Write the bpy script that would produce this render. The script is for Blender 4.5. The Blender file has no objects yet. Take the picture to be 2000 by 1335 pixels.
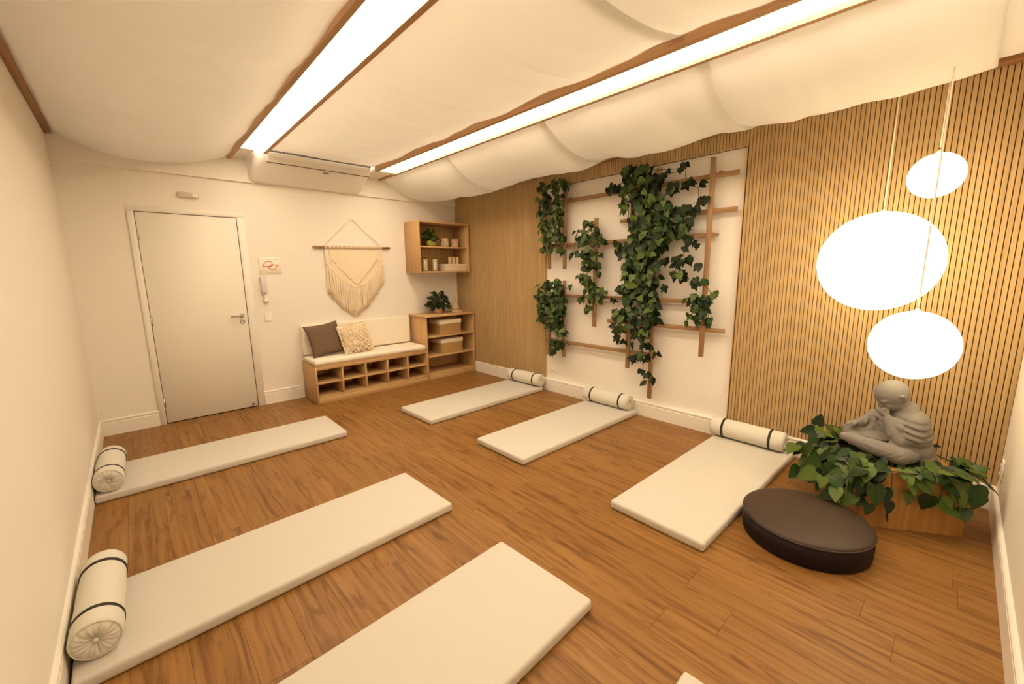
import bpy, bmesh, math, random
from mathutils import Vector, Matrix
random.seed(7)
S = bpy.context.scene
C = S.collection
PI = math.pi

# ------------------------------------------------------------------ camera
def make_camera():
    yaw, pitch, roll = 0.7440, -0.1690, -0.0122
    fw = Vector((math.cos(pitch)*math.sin(yaw), math.cos(pitch)*math.cos(yaw), math.sin(pitch)))
    rt = Vector((math.cos(yaw), -math.sin(yaw), 0))
    up = rt.cross(fw)
    r2 = math.cos(roll)*rt + math.sin(roll)*up
    u2 = -math.sin(roll)*rt + math.cos(roll)*up
    cam = bpy.data.cameras.new('camera')
    cam.sensor_width = 36.0
    cam.lens = 804.945*36.0/2000.0
    cam.clip_start = 0.02
    o = bpy.data.objects.new('camera', cam)
    C.objects.link(o)
    m = Matrix((( r2.x, u2.x, -fw.x, -3.799), (r2.y, u2.y, -fw.y, -5.3902), (r2.z, u2.z, -fw.z, 1.5017), (0, 0, 0, 1)))
    o.matrix_world = m
    S.camera = o
make_camera()

# ------------------------------------------------------------------ world, exposure, light strengths
w = bpy.data.worlds.new('world'); S.world = w; w.use_nodes = True
w.node_tree.nodes['Background'].inputs[0].default_value = (1.0, 0.8, 0.6, 1)
w.node_tree.nodes['Background'].inputs[1].default_value = 0.0     # a closed room: all light comes from its lamps
S.view_settings.view_transform = 'Standard'
S.view_settings.look = 'None'
S.view_settings.gamma = 1.0
S.view_settings.use_curve_mapping = False
S.view_settings.exposure = 0.0
S.cycles.max_bounces = 10
S.cycles.diffuse_bounces = 6
S.cycles.sample_clamp_indirect = 6.0
LED_COLOUR = (1.0, 0.80, 0.56)
LED_STRENGTH = 17.0
PLENUM_STRENGTH = 84.0
PLENUM_COLOUR = (1.0, 0.84, 0.64)
GLOBE_COLOUR = (1.0, 0.77, 0.46)
GLOBE_STRENGTH = 6.0

# room: x from -W (left wall) to 0 (slatted wall), y from -L (wall behind the camera's right) to 0 (door wall)
W, L, H = 4.157, 5.680, 2.95

# ------------------------------------------------------------------ materials
def mat(name, col, rough=0.6, spec=0.3):
    m = bpy.data.materials.new(name); m.use_nodes = True
    b = m.node_tree.nodes['Principled BSDF']
    b.inputs['Base Color'].default_value = (*col, 1)
    b.inputs['Roughness'].default_value = rough
    b.inputs['Specular IOR Level'].default_value = spec
    return m
def nt(m): return m.node_tree.nodes, m.node_tree.links, m.node_tree.nodes['Principled BSDF']
def coords(N, Lk, scale, rnd=True, rot=(0, 0, 0)):
    tc = N.new('ShaderNodeTexCoord'); mp = N.new('ShaderNodeMapping')
    mp.inputs['Scale'].default_value = scale; mp.inputs['Rotation'].default_value = rot
    if rnd:
        oi = N.new('ShaderNodeObjectInfo'); mu = N.new('ShaderNodeVectorMath'); mu.operation = 'MULTIPLY_ADD'
        cb = N.new('ShaderNodeCombineXYZ')
        for i in range(3): Lk.new(oi.outputs['Random'], cb.inputs[i])
        Lk.new(cb.outputs[0], mu.inputs[0]); mu.inputs[1].default_value = (37, 53, 71)
        Lk.new(tc.outputs['Object'], mu.inputs[2]); Lk.new(mu.outputs[0], mp.inputs['Vector'])
    else:
        Lk.new(tc.outputs['Object'], mp.inputs['Vector'])
    return mp
def ramp(N, stops):
    r = N.new('ShaderNodeValToRGB'); e = r.color_ramp.elements
    e[0].position, e[0].color = stops[0][0], (*stops[0][1], 1)
    e[1].position, e[1].color = stops[-1][0], (*stops[-1][1], 1)
    for p, c in stops[1:-1]:
        k = e.new(p); k.color = (*c, 1)
    return r
def wood(name, dark, mid, light, axis='z', fine=1.0, rough=0.5, vary=0.12, knots=0.0):
    """grain stretched along one axis of the object"""
    m = mat(name, mid, rough, 0.3); N, Lk, b = nt(m)
    long, cross = 1.1*fine, 34.0*fine
    sc = {'x': (long, cross, cross), 'y': (cross, long, cross), 'z': (cross, cross, long)}[axis]
    mp = coords(N, Lk, sc)
    n1 = N.new('ShaderNodeTexNoise'); n1.inputs['Scale'].default_value = 1.0; n1.inputs['Detail'].default_value = 6; n1.inputs['Roughness'].default_value = 0.62; n1.inputs['Distortion'].default_value = 0.5
    Lk.new(mp.outputs[0], n1.inputs['Vector'])
    r = ramp(N, [(0.30, dark), (0.5, mid), (0.72, light)])
    Lk.new(n1.outputs['Fac'], r.inputs[0])
    col = r.outputs[0]
    if knots:
        sc2 = {'x': (0.9, 7, 7), 'y': (15, 1.7, 15), 'z': (7, 7, 0.9)}[axis]
        mp2 = coords(N, Lk, sc2)
        n2 = N.new('ShaderNodeTexNoise'); n2.inputs['Scale'].default_value = 1.3; n2.inputs['Detail'].default_value = 3; n2.inputs['Distortion'].default_value = 1.6
        Lk.new(mp2.outputs[0], n2.inputs['Vector'])
        r2 = ramp(N, [(0.34, tuple(c*0.62 for c in dark)), (0.47, (1, 1, 1)), (1.0, (1, 1, 1))])
        r2.color_ramp.elements[0].color = (0.42, 0.33, 0.25, 1)
        Lk.new(n2.outputs['Fac'], r2.inputs[0])
        mx = N.new('ShaderNodeMix'); mx.data_type = 'RGBA'; mx.blend_type = 'MULTIPLY'; mx.inputs[0].default_value = knots
        Lk.new(col, mx.inputs[6]); Lk.new(r2.outputs[0], mx.inputs[7]); col = mx.outputs[2]
    oi = N.new('ShaderNodeObjectInfo'); mr = N.new('ShaderNodeMapRange')
    mr.inputs[3].default_value = 1-vary; mr.inputs[4].default_value = 1+vary
    hs = N.new('ShaderNodeHueSaturation')
    Lk.new(oi.outputs['Random'], mr.inputs[0]); Lk.new(mr.outputs[0], hs.inputs['Value']); Lk.new(col, hs.inputs['Color'])
    Lk.new(hs.outputs[0], b.inputs['Base Color'])
    bp = N.new('ShaderNodeBump'); bp.inputs['Strength'].default_value = 0.12; bp.inputs['Distance'].default_value = 0.002
    Lk.new(n1.outputs['Fac'], bp.inputs['Height']); Lk.new(bp.outputs[0], b.inputs['Normal'])
    return m
def rough_mat(name, col, rough, scale, strength, dist=0.002, var=0.06, spec=0.25):
    """matt surface with fine relief and a slight tone variation"""
    m = mat(name, col, rough, spec); N, Lk, b = nt(m)
    mp = coords(N, Lk, (scale, scale, scale))
    n = N.new('ShaderNodeTexNoise'); n.inputs['Scale'].default_value = 1.0; n.inputs['Detail'].default_value = 4
    Lk.new(mp.outputs[0], n.inputs['Vector'])
    r = ramp(N, [(0.3, tuple(c*(1-var) for c in col)), (0.7, tuple(min(1, c*(1+var)) for c in col))])
    Lk.new(n.outputs['Fac'], r.inputs[0]); Lk.new(r.outputs[0], b.inputs['Base Color'])
    bp = N.new('ShaderNodeBump'); bp.inputs['Strength'].default_value = strength; bp.inputs['Distance'].default_value = dist
    Lk.new(n.outputs['Fac'], bp.inputs['Height']); Lk.new(bp.outputs[0], b.inputs['Normal'])
    return m
def weave(name, col, scale=400, rough=0.9, depth=0.3, var=0.1, dark=0.7):
    m = mat(name, col, rough, 0.1); N, Lk, b = nt(m)
    mp = coords(N, Lk, (scale, scale, scale), rnd=False)
    wv = [N.new('ShaderNodeTexWave') for _ in range(2)]
    wv[0].bands_direction = 'X'; wv[1].bands_direction = 'Z'
    ad = N.new('ShaderNodeMath'); ad.operation = 'MULTIPLY'
    for i, q in enumerate(wv):
        q.inputs['Scale'].default_value = 0.3; q.inputs['Distortion'].default_value = 0.6
        Lk.new(mp.outputs[0], q.inputs['Vector']); Lk.new(q.outputs['Fac'], ad.inputs[i])
    r = ramp(N, [(0.0, tuple(c*dark for c in col)), (0.6, col)])
    Lk.new(ad.outputs[0], r.inputs[0]); Lk.new(r.outputs[0], b.inputs['Base Color'])
    bp = N.new('ShaderNodeBump'); bp.inputs['Strength'].default_value = depth; bp.inputs['Distance'].default_value = 0.002
    Lk.new(ad.outputs[0], bp.inputs['Height']); Lk.new(bp.outputs[0], b.inputs['Normal'])
    return m
def emitter(name, col, strength):
    m = bpy.data.materials.new(name); m.use_nodes = True
    N = m.node_tree.nodes; N.clear()
    e = N.new('ShaderNodeEmission'); o = N.new('ShaderNodeOutputMaterial')
    e.inputs[0].default_value = (*col, 1); e.inputs[1].default_value = strength
    m.node_tree.links.new(e.outputs[0], o.inputs[0])
    return m
def leaf_mat(name, c0, c1, c2, rough=0.45):
    m = mat(name, c1, rough, 0.3); N, Lk, b = nt(m)
    oi = N.new('ShaderNodeObjectInfo'); tc = N.new('ShaderNodeTexCoord')
    n = N.new('ShaderNodeTexNoise'); n.inputs['Scale'].default_value = 14; n.inputs['Detail'].default_value = 2
    Lk.new(tc.outputs['Object'], n.inputs['Vector'])
    ad = N.new('ShaderNodeMath'); ad.operation = 'MULTIPLY_ADD'; ad.inputs[1].default_value = 0.5
    sb = N.new('ShaderNodeMath'); sb.operation = 'SUBTRACT'; sb.inputs[1].default_value = 0.25
    Lk.new(oi.outputs['Random'], sb.inputs[0]); Lk.new(n.outputs['Fac'], ad.inputs[0]); Lk.new(sb.outputs[0], ad.inputs[2])
    r = ramp(N, [(0.1, c0), (0.5, c1), (0.9, c2)])
    Lk.new(ad.outputs[0], r.inputs[0]); Lk.new(r.outputs[0], b.inputs['Base Color'])
    return m

M = {}
M['wall'] = rough_mat('wall paint', (0.81, 0.765, 0.695), 0.75, 60, 0.05, 0.001, 0.01)
M['niche'] = rough_mat('niche paint', (0.82, 0.78, 0.72), 0.75, 60, 0.05, 0.001, 0.01)
M['casing'] = rough_mat('white satin paint', (0.82, 0.78, 0.71), 0.4, 40, 0.03, 0.001, 0.01)
M['door'] = rough_mat('door paint', (0.82, 0.78, 0.69), 0.45, 30, 0.03, 0.001, 0.01)
M['ceiling'] = rough_mat('ceiling paint', (0.85, 0.84, 0.82), 0.9, 40, 0.03)
def cloth_mat():
    m = bpy.data.materials.new('hanging cotton cloth'); m.use_nodes = True
    N, Lk = m.node_tree.nodes, m.node_tree.links; N.clear()
    d = N.new('ShaderNodeBsdfDiffuse'); t = N.new('ShaderNodeBsdfTranslucent'); x = N.new('ShaderNodeMixShader'); o = N.new('ShaderNodeOutputMaterial')
    d.inputs[0].default_value = t.inputs[0].default_value = (0.88, 0.86, 0.82, 1); x.inputs[0].default_value = 0.5
    Lk.new(d.outputs[0], x.inputs[1]); Lk.new(t.outputs[0], x.inputs[2]); Lk.new(x.outputs[0], o.inputs[0])
    return m
M['cloth'] = cloth_mat()
M['plank'] = wood('floor plank', (0.175, 0.077, 0.018), (0.258, 0.124, 0.033), (0.32, 0.168, 0.051), 'y', 1.0, 0.42, 0.06, 0.6)
M['underlay'] = mat('floor underlay', (0.10, 0.045, 0.015), 0.9)
M['slat'] = wood('wall slat', (0.37, 0.248, 0.112), (0.45, 0.308, 0.142), (0.505, 0.355, 0.17), 'z', 1.0, 0.55, 0.04)
M['slatback'] = mat('slat backing', (0.11, 0.055, 0.02), 0.8)
M['oak_x'] = wood('oak board along x', (0.43, 0.265, 0.115), (0.52, 0.33, 0.15), (0.60, 0.39, 0.185), 'x', 1.4, 0.5, 0.03)
M['oak_z'] = wood('oak board upright', (0.43, 0.265, 0.115), (0.52, 0.33, 0.15), (0.60, 0.39, 0.185), 'z', 1.4, 0.5, 0.03)
M['beam'] = wood('stained beam', (0.31, 0.175, 0.080), (0.40, 0.235, 0.11), (0.47, 0.28, 0.14), 'y', 1.2, 0.5, 0.03)
M['ledger'] = wood('dark ledger', (0.22, 0.10, 0.035), (0.30, 0.14, 0.05), (0.36, 0.18, 0.07), 'y', 1.2, 0.5, 0.03)
M['bar_z'] = wood('trellis bar upright', (0.23, 0.130, 0.055), (0.30, 0.175, 0.078), (0.36, 0.215, 0.10), 'z', 1.6, 0.5, 0.06)
M['bar_y'] = wood('trellis bar lying', (0.23, 0.130, 0.055), (0.30, 0.175, 0.078), (0.36, 0.215, 0.10), 'y', 1.6, 0.5, 0.06)
M['box'] = wood('pedestal wood', (0.36, 0.18, 0.055), (0.46, 0.24, 0.075), (0.54, 0.30, 0.10), 'z', 1.3, 0.5, 0.03)
M['mat'] = rough_mat('cream mat cover', (0.605, 0.575, 0.515), 0.7, 350, 0.06, 0.001, 0.02)
M['bolster'] = rough_mat('bolster cover', (0.66, 0.64, 0.56), 0.75, 350, 0.06, 0.001, 0.02)
M['strap'] = mat('dark strap', (0.035, 0.028, 0.024), 0.7)
M['cushion'] = rough_mat('bench cushion', (0.86, 0.80, 0.68), 0.7, 300, 0.06, 0.001, 0.02)
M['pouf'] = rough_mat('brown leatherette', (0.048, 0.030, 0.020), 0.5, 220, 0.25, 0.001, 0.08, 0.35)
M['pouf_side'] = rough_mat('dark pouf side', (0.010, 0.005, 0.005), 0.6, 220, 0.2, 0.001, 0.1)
M['brown'] = weave('brown linen', (0.19, 0.125, 0.082), 330, 0.95, 0.4, 0.1, 0.75)
M['shag'] = rough_mat('cream tufts', (0.84, 0.72, 0.53), 0.95, 130, 0.3, 0.004, 0.10)
M['macrame'] = rough_mat('cotton cord', (0.82, 0.70, 0.52), 0.95, 160, 0.5, 0.003, 0.10)
M['basket'] = weave('woven straw', (0.68, 0.44, 0.19), 260, 0.85, 0.8, 0.1, 0.72)
M['linen'] = rough_mat('white linen', (0.78, 0.68, 0.54), 0.9, 200, 0.15, 0.001, 0.03)
M['white'] = mat('white plastic', (0.82, 0.79, 0.75), 0.35, 0.4)
M['grey'] = mat('lilac grey plastic', (0.66, 0.60, 0.62), 0.4, 0.4)
M['tan_plastic'] = mat('tan plastic', (0.60, 0.52, 0.44), 0.4, 0.4)
M['black'] = mat('black slot', (0.02, 0.015, 0.012), 0.7)
M['metal'] = mat('brushed steel', (0.55, 0.52, 0.48), 0.32, 0.5); M['metal'].node_tree.nodes['Principled BSDF'].inputs['Metallic'].default_value = 1.0
M['red'] = mat('red print', (0.65, 0.06, 0.03), 0.6)
M['ink'] = mat('grey print', (0.50, 0.42, 0.33), 0.7)
M['plaque'] = mat('plaque board', (0.82, 0.79, 0.66), 0.5)
M['badge'] = mat('badge', (0.30, 0.21, 0.13), 0.4)
M['stone'] = rough_mat('grey cast stone', (0.205, 0.190, 0.170), 0.85, 90, 0.12, 0.001, 0.08)
M['ceramic'] = rough_mat('sand ceramic', (0.56, 0.42, 0.24), 0.6, 60, 0.05, 0.001, 0.04)
M['pot'] = rough_mat('blush pot', (0.58, 0.40, 0.25), 0.6, 60, 0.05, 0.001, 0.04)
M['moss'] = rough_mat('yellow green pot', (0.36, 0.34, 0.08), 0.6, 40, 0.1, 0.001, 0.15)
M['wax'] = mat('candle wax', (0.82, 0.70, 0.48), 0.5)
def thin_glass():
    m = bpy.data.materials.new('thin clear glass'); m.use_nodes = True
    N, Lk = m.node_tree.nodes, m.node_tree.links; N.clear()
    t = N.new('ShaderNodeBsdfTransparent'); g = N.new('ShaderNodeBsdfGlossy'); x = N.new('ShaderNodeMixShader'); o = N.new('ShaderNodeOutputMaterial')
    t.inputs[0].default_value = (0.95, 0.95, 0.93, 1); g.inputs['Roughness'].default_value = 0.05; x.inputs[0].default_value = 0.07
    Lk.new(t.outputs[0], x.inputs[1]); Lk.new(g.outputs[0], x.inputs[2]); Lk.new(x.outputs[0], o.inputs[0])
    return m
M['glass'] = thin_glass()
M['card'] = rough_mat('pale box card', (0.66, 0.55, 0.42), 0.8, 80, 0.05, 0.001, 0.04)
M['carved'] = rough_mat('carved light wood', (0.62, 0.46, 0.28), 0.7, 60, 0.1, 0.001, 0.1)
M['leaf'] = leaf_mat('ivy leaf', (0.007, 0.018, 0.003), (0.022, 0.052, 0.008), (0.085, 0.125, 0.018))
M['leafbig'] = leaf_mat('pothos leaf', (0.005, 0.016, 0.003), (0.014, 0.044, 0.006), (0.080, 0.125, 0.018), 0.38)
M['leafdark'] = leaf_mat('dark pot plant leaf', (0.004, 0.012, 0.005), (0.010, 0.026, 0.009), (0.022, 0.050, 0.014), 0.4)
M['stem'] = mat('vine stem', (0.10, 0.075, 0.03), 0.7)
M['led'] = emitter('led diffuser', LED_COLOUR, LED_STRENGTH)
M['uplight'] = emitter('led uplight', PLENUM_COLOUR, PLENUM_STRENGTH)
M['uplight_soft'] = emitter('led uplight, weaker', PLENUM_COLOUR, PLENUM_STRENGTH*0.62)
M['globe'] = emitter('lit opal globe', GLOBE_COLOUR, GLOBE_STRENGTH)
M['cable'] = mat('pale cable', (0.72, 0.62, 0.48), 0.6)

# ------------------------------------------------------------------ mesh builder
class MB:
    def __init__(self): self.v = []; self.f = []; self.s = []
    def add(self, vs, fs, smooth=False):
        o = len(self.v); self.v += [tuple(p) for p in vs]
        self.f += [tuple(i+o for i in q) for q in fs]; self.s += [smooth]*len(fs)
        return self
    def box(self, x0, x1, y0, y1, z0, z1):
        return self.add([(x, y, z) for z in (z0, z1) for y in (y0, y1) for x in (x0, x1)],
            [(0, 2, 3, 1), (4, 5, 7, 6), (0, 1, 5, 4), (2, 6, 7, 3), (0, 4, 6, 2), (1, 3, 7, 5)])
    def hexa(self, p):
        """8 corners in the order of box()"""
        return self.add(p, [(0, 2, 3, 1), (4, 5, 7, 6), (0, 1, 5, 4), (2, 6, 7, 3), (0, 4, 6, 2), (1, 3, 7, 5)])
    def rbox(self, x0, x1, y0, y1, z0, z1, r, seg=3):
        bm = bmesh.new(); bmesh.ops.create_cube(bm, size=1)
        for q in bm.verts:
            q.co = Vector(((x0+x1)/2+q.co.x*(x1-x0), (y0+y1)/2+q.co.y*(y1-y0), (z0+z1)/2+q.co.z*(z1-z0)))
        bmesh.ops.bevel(bm, geom=bm.edges[:]+bm.verts[:], offset=r, segments=seg, profile=0.5, affect='EDGES')
        return self.from_bm(bm, True)
    def from_bm(self, bm, smooth=False):
        bm.verts.ensure_lookup_table(); bm.verts.index_update()
        self.add([q.co.copy() for q in bm.verts], [[q.index for q in f.verts] for f in bm.faces], smooth); bm.free(); return self
    def tube(self, pts, r, n=8, cap=True, smooth=True):
        pts = [Vector(p) for p in pts]; rs = r if isinstance(r, (list, tuple)) else [r]*len(pts)
        rings = []; ref = None
        for i, p in enumerate(pts):
            t = (pts[min(i+1, len(pts)-1)]-pts[max(i-1, 0)]).normalized()
            if ref is None: ref = t.orthogonal().normalized()
            a = (ref-t*ref.dot(t)).normalized(); b = t.cross(a); ref = a
            rings.append([p+rs[i]*(math.cos(2*PI*k/n)*a+math.sin(2*PI*k/n)*b) for k in range(n)])
        fs = [(i*n+k, i*n+(k+1) % n, (i+1)*n+(k+1) % n, (i+1)*n+k) for i in range(len(pts)-1) for k in range(n)]
        self.add([q for g in rings for q in g], fs, smooth)
        if cap:
            m = len(pts)-1
            self.add(rings[0], [tuple(range(n))[::-1]]); self.add(rings[m], [tuple(range(n))])
        return self
    def lathe(self, prof, c=(0, 0, 0), n=24, axis='z', smooth=True, caps=True):
        vs = []
        for r, h in prof:
            for k in range(n):
                a = 2*PI*k/n; u, v = r*math.cos(a), r*math.sin(a)
                vs.append({'z': (c[0]+u, c[1]+v, c[2]+h), 'y': (c[0]+u, c[1]+h, c[2]+v), 'x': (c[0]+h, c[1]+u, c[2]+v)}[axis])
        m = len(prof)
        fs = [(i*n+k, i*n+(k+1) % n, (i+1)*n+(k+1) % n, (i+1)*n+k) for i in range(m-1) for k in range(n)]
        self.add(vs, fs, smooth)
        if caps:
            if prof[0][0] > 1e-4: self.add(vs[:n], [tuple(range(n))[::-1]])
            if prof[-1][0] > 1e-4: self.add(vs[-n:], [tuple(range(n))])
        return self
    def extrude(self, poly, axis, a, b, smooth=False):
        """poly: (u, v) outline; extruded along axis from a to b"""
        mk = {'x': lambda t, u, v: (t, u, v), 'y': lambda t, u, v: (u, t, v), 'z': lambda t, u, v: (u, v, t)}[axis]
        n = len(poly)
        vs = [mk(a, *p) for p in poly]+[mk(b, *p) for p in poly]
        self.add(vs, [(i, (i+1) % n, n+(i+1) % n, n+i) for i in range(n)], smooth)
        self.add(vs, [tuple(range(n))[::-1], tuple(range(n, 2*n))]); return self
    def grid(self, fn, nu, nv, smooth=True):
        vs = [fn(i/nu, j/nv) for j in range(nv+1) for i in range(nu+1)]
        return self.add(vs, [(j*(nu+1)+i, j*(nu+1)+i+1, (j+1)*(nu+1)+i+1, (j+1)*(nu+1)+i) for j in range(nv) for i in range(nu)], smooth)
    def ball(self, c, r, nu=16, nv=10, squash=1.0):
        return self.lathe([(max(1e-5, r*math.sin(PI*j/nv)), -r*squash*math.cos(PI*j/nv)) for j in range(nv+1)], c, nu, caps=False)
    def mesh(self, name, m):
        me = bpy.data.meshes.new(name); me.from_pydata(self.v, [], self.f)
        me.polygons.foreach_set('use_smooth', self.s)
        me.materials.append(m)
        bm = bmesh.new(); bm.from_mesh(me); bmesh.ops.remove_doubles(bm, verts=bm.verts, dist=1e-6)
        bmesh.ops.recalc_face_normals(bm, faces=bm.faces); bm.to_mesh(me); bm.free()
        return me

def put(o, parent):
    C.objects.link(o)
    if parent is not None:
        o.parent = parent
        o.matrix_parent_inverse = world(parent).inverted()
    return o
def add(name, mb, m, parent=None, origin=None):
    """one mesh object; vertices of mb are world coordinates"""
    me = mb.mesh(name, m) if isinstance(mb, MB) else mb
    o = bpy.data.objects.new(name, me)
    if isinstance(mb, MB) and len(me.vertices):
        lo = Vector([min(v.co[i] for v in me.vertices) for i in range(3)]); hi = Vector([max(v.co[i] for v in me.vertices) for i in range(3)])
        c = (lo+hi)/2 if origin is None else Vector(origin)
        me.transform(Matrix.Translation(-c)); o.location = c
    return put(o, parent)
def world(o):
    m = o.matrix_basis.copy()
    if o.parent is not None: m = world(o.parent) @ o.matrix_parent_inverse @ m
    return m
def tag(o, label, cat, group=None, kind=None):
    if label: o['label'] = label
    if cat: o['category'] = cat
    if group: o['group'] = group
    if kind: o['kind'] = kind
    return o
def thing(name, label, cat, loc, group=None):
    o = bpy.data.objects.new(name, None); o.empty_display_size = 0.05; o.location = loc
    C.objects.link(o); return tag(o, label, cat, group)
def struct(name, mb, m, parent=None):
    o = add(name, mb, m, parent)
    if parent is None: o['kind'] = 'structure'
    return o
def copy_tree(src, loc, rz=0.0, label=None, group=None):
    """a copy of a thing with copies of its parts and sub-parts"""
    def cp(o, parent):
        c = o.copy(); C.objects.link(c)
        if parent is not None:
            c.parent = parent; c.matrix_parent_inverse = o.matrix_parent_inverse.copy()
        for ch in o.children: cp(ch, c)
        return c
    r = cp(src, None); r.location = loc; r.rotation_euler = (0, 0, rz)
    if label: r['label'] = label
    if group: r['group'] = group
    return r
VINES={'UL':[(-1.968,2.44,0.067),(-2.167,2.432,0.075),(-2.312,2.421,0.042),(-1.984,2.304,0.078),(-2.183,2.279,0.07),(-1.953,2.173,0.068),(-2.155,2.152,0.078),(-1.969,2.013,0.08),(-2.171,2.018,0.084),(-2.033,1.871,0.08),(-2.202,1.86,0.071),(-2.049,1.756,0.06),(-2.233,1.736,0.045),(-1.937,1.738,0.028)],'LL':[(-1.987,1.288,0.095),(-2.208,1.316,0.081),(-2.357,1.308,0.027),(-1.954,1.143,0.11),(-2.178,1.153,0.118),(-1.988,0.999,0.098),(-2.211,1.013,0.094),(-2.134,0.889,0.109),(-2.244,0.803,0.067),(-2.119,0.645,0.049),(-2.245,0.636,0.037),(-2.12,0.522,0.045),(-2.183,0.628,0.054),(-1.921,0.921,0.05)],'MID':[(-2.607,1.97,0.058),(-2.432,1.914,0.019),(-2.57,1.837,0.08),(-2.74,1.806,0.058),(-2.699,1.89,0.041),(-2.422,1.684,0.035),(-2.352,1.654,0.022),(-2.574,1.668,0.064),(-2.68,1.643,0.069),(-2.63,1.539,0.075),(-2.722,1.537,0.042),(-2.525,1.41,0.039),(-2.621,1.389,0.06),(-2.737,1.453,0.021),(-2.663,1.282,0.082),(-2.78,1.274,0.05),(-2.544,1.169,0.04),(-2.652,1.195,0.054),(-2.757,1.199,0.043),(-2.614,1.084,0.036),(-2.574,1.048,0.018)],'BIG':[(-3.104,2.411,0.058),(-3.252,2.413,0.059),(-3.377,2.304,0.049),(-2.929,2.309,0.048),(-2.848,2.292,0.019),(-3.065,2.307,0.074),(-3.215,2.312,0.082),(-3.32,2.26,0.072),(-3.554,2.2,0.048),(-3.443,2.345,0.031),(-3.563,2.359,0.021),(-3.63,2.383,0.02),(-3.66,2.234,0.04),(-3.749,2.204,0.02),(-3.091,2.201,0.075),(-3.242,2.163,0.091),(-3.365,2.147,0.071),(-3.436,2.103,0.053),(-3.074,2.091,0.053),(-3.205,2.058,0.084),(-3.331,2.026,0.091),(-3.452,1.995,0.08),(-3.583,2.016,0.057),(-3.673,2.023,0.042),(-3.765,2.087,0.025),(-3.822,2.072,0.012),(-3.744,2.015,0.023),(-3.078,1.977,0.03),(-3.212,1.909,0.072),(-3.337,1.898,0.082),(-3.477,1.887,0.072),(-3.608,1.91,0.048),(-3.682,1.87,0.044),(-2.996,1.731,0.043),(-2.952,1.674,0.024),(-3.131,1.763,0.054),(-3.238,1.795,0.085),(-3.384,1.767,0.083),(-3.501,1.796,0.072),(-3.631,1.822,0.049),(-3.7,1.731,0.031),(-3.78,1.709,0.02),(-3.658,1.681,0.018),(-3.068,1.65,0.055),(-3.18,1.646,0.087),(-3.328,1.659,0.075),(-3.429,1.673,0.051),(-3.096,1.531,0.065),(-3.229,1.529,0.092),(-3.375,1.546,0.079),(-3.493,1.58,0.033),(-3.59,1.56,0.044),(-3.682,1.575,0.049),(-3.784,1.512,0.024),(-3.615,1.452,0.051),(-3.693,1.398,0.021),(-3.766,1.372,0.035),(-3.123,1.413,0.075),(-3.255,1.414,0.087),(-3.382,1.395,0.071),(-3.487,1.322,0.022),(-3.013,1.291,0.037),(-2.92,1.185,0.025),(-3.105,1.293,0.066),(-3.24,1.277,0.078),(-3.368,1.262,0.063),(-3.155,1.195,0.056),(-3.351,1.184,0.081),(-3.245,1.16,0.079),(-3.377,1.089,0.074),(-2.974,1.042,0.038),(-3.07,1.028,0.058),(-3.205,1.058,0.056),(-3.338,1.008,0.065),(-3.422,1.015,0.035),(-2.99,0.918,0.03),(-3.051,0.902,0.058),(-3.188,0.935,0.056),(-3.007,0.793,0.03),(-3.08,0.759,0.017),(-3.192,0.854,0.036),(-3.302,0.866,0.056),(-3.173,0.749,0.016),(-3.274,0.752,0.029),(-3.361,0.753,0.028),(-3.225,0.612,0.033),(-3.302,0.623,0.045),(-3.439,0.683,0.024),(-3.297,0.499,0.025),(-3.343,0.445,0.014),(-3.336,0.361,0.018),(-3.431,0.411,0.015)],'V7':[(-3.853,1.382,0.017),(-3.758,1.221,0.05),(-3.829,1.224,0.049),(-3.944,1.281,0.029),(-3.889,1.227,0.031),(-3.798,1.152,0.043),(-3.869,1.139,0.032),(-3.919,1.156,0.02),(-3.73,1.076,0.02),(-3.716,1.01,0.012),(-3.821,1.064,0.032),(-3.768,1.06,0.023),(-3.925,1.063,0.017),(-3.86,1.014,0.023),(-3.911,1.018,0.021)]}

# ================================================================== THE ROOM
# floor: planks run along y, every plank a part of the floor
floor = struct('floor', MB().box(-W, 0, -L, 0, -0.06, -0.006), M['underlay'])
PW, PL = 0.18, 1.22
def plank_mesh(w_, l_):
    bm = bmesh.new(); bmesh.ops.create_cube(bm, size=1)
    for q in bm.verts: q.co = Vector((q.co.x*(w_-0.0006), q.co.y*(l_-0.0006), q.co.z*0.006))
    bmesh.ops.bevel(bm, geom=[e for e in bm.edges if all(v.co.z > 0 for v in e.verts)], offset=0.0008, segments=1, affect='EDGES')
    me = bpy.data.meshes.new('plank'); bm.to_mesh(me); bm.free(); me.materials.append(M['plank']); return me
full_plank = plank_mesh(PW, PL)
rng = random.Random(11)
x = -W
while x < -0.01:
    pw = min(PW, -x)
    y = -L-rng.uniform(0.1, 1.1)
    while y < -0.01:
        a, b = max(y, -L), min(y+PL, 0.0)
        if b-a > 0.02:
            me = full_plank if (b-a > PL-1e-4 and pw > PW-1e-4) else plank_mesh(pw, b-a)
            o = bpy.data.objects.new('plank', me); o.location = (x+pw/2, (a+b)/2, -0.003)
            put(o, floor)
        y += PL
    x += PW

ceiling = struct('ceiling', MB().box(-W-0.1, 0.13, -L-0.1, 0.1, H, H+0.1), M['ceiling'])
wall_left = struct('wall_left', MB().box(-W-0.1, -W, -L-0.1, 0.1, -0.06, H), M['wall'])
wall_front = struct('wall_front', MB().box(-W, 0.03, -L-0.1, -L, -0.06, H), M['wall'])
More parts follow.
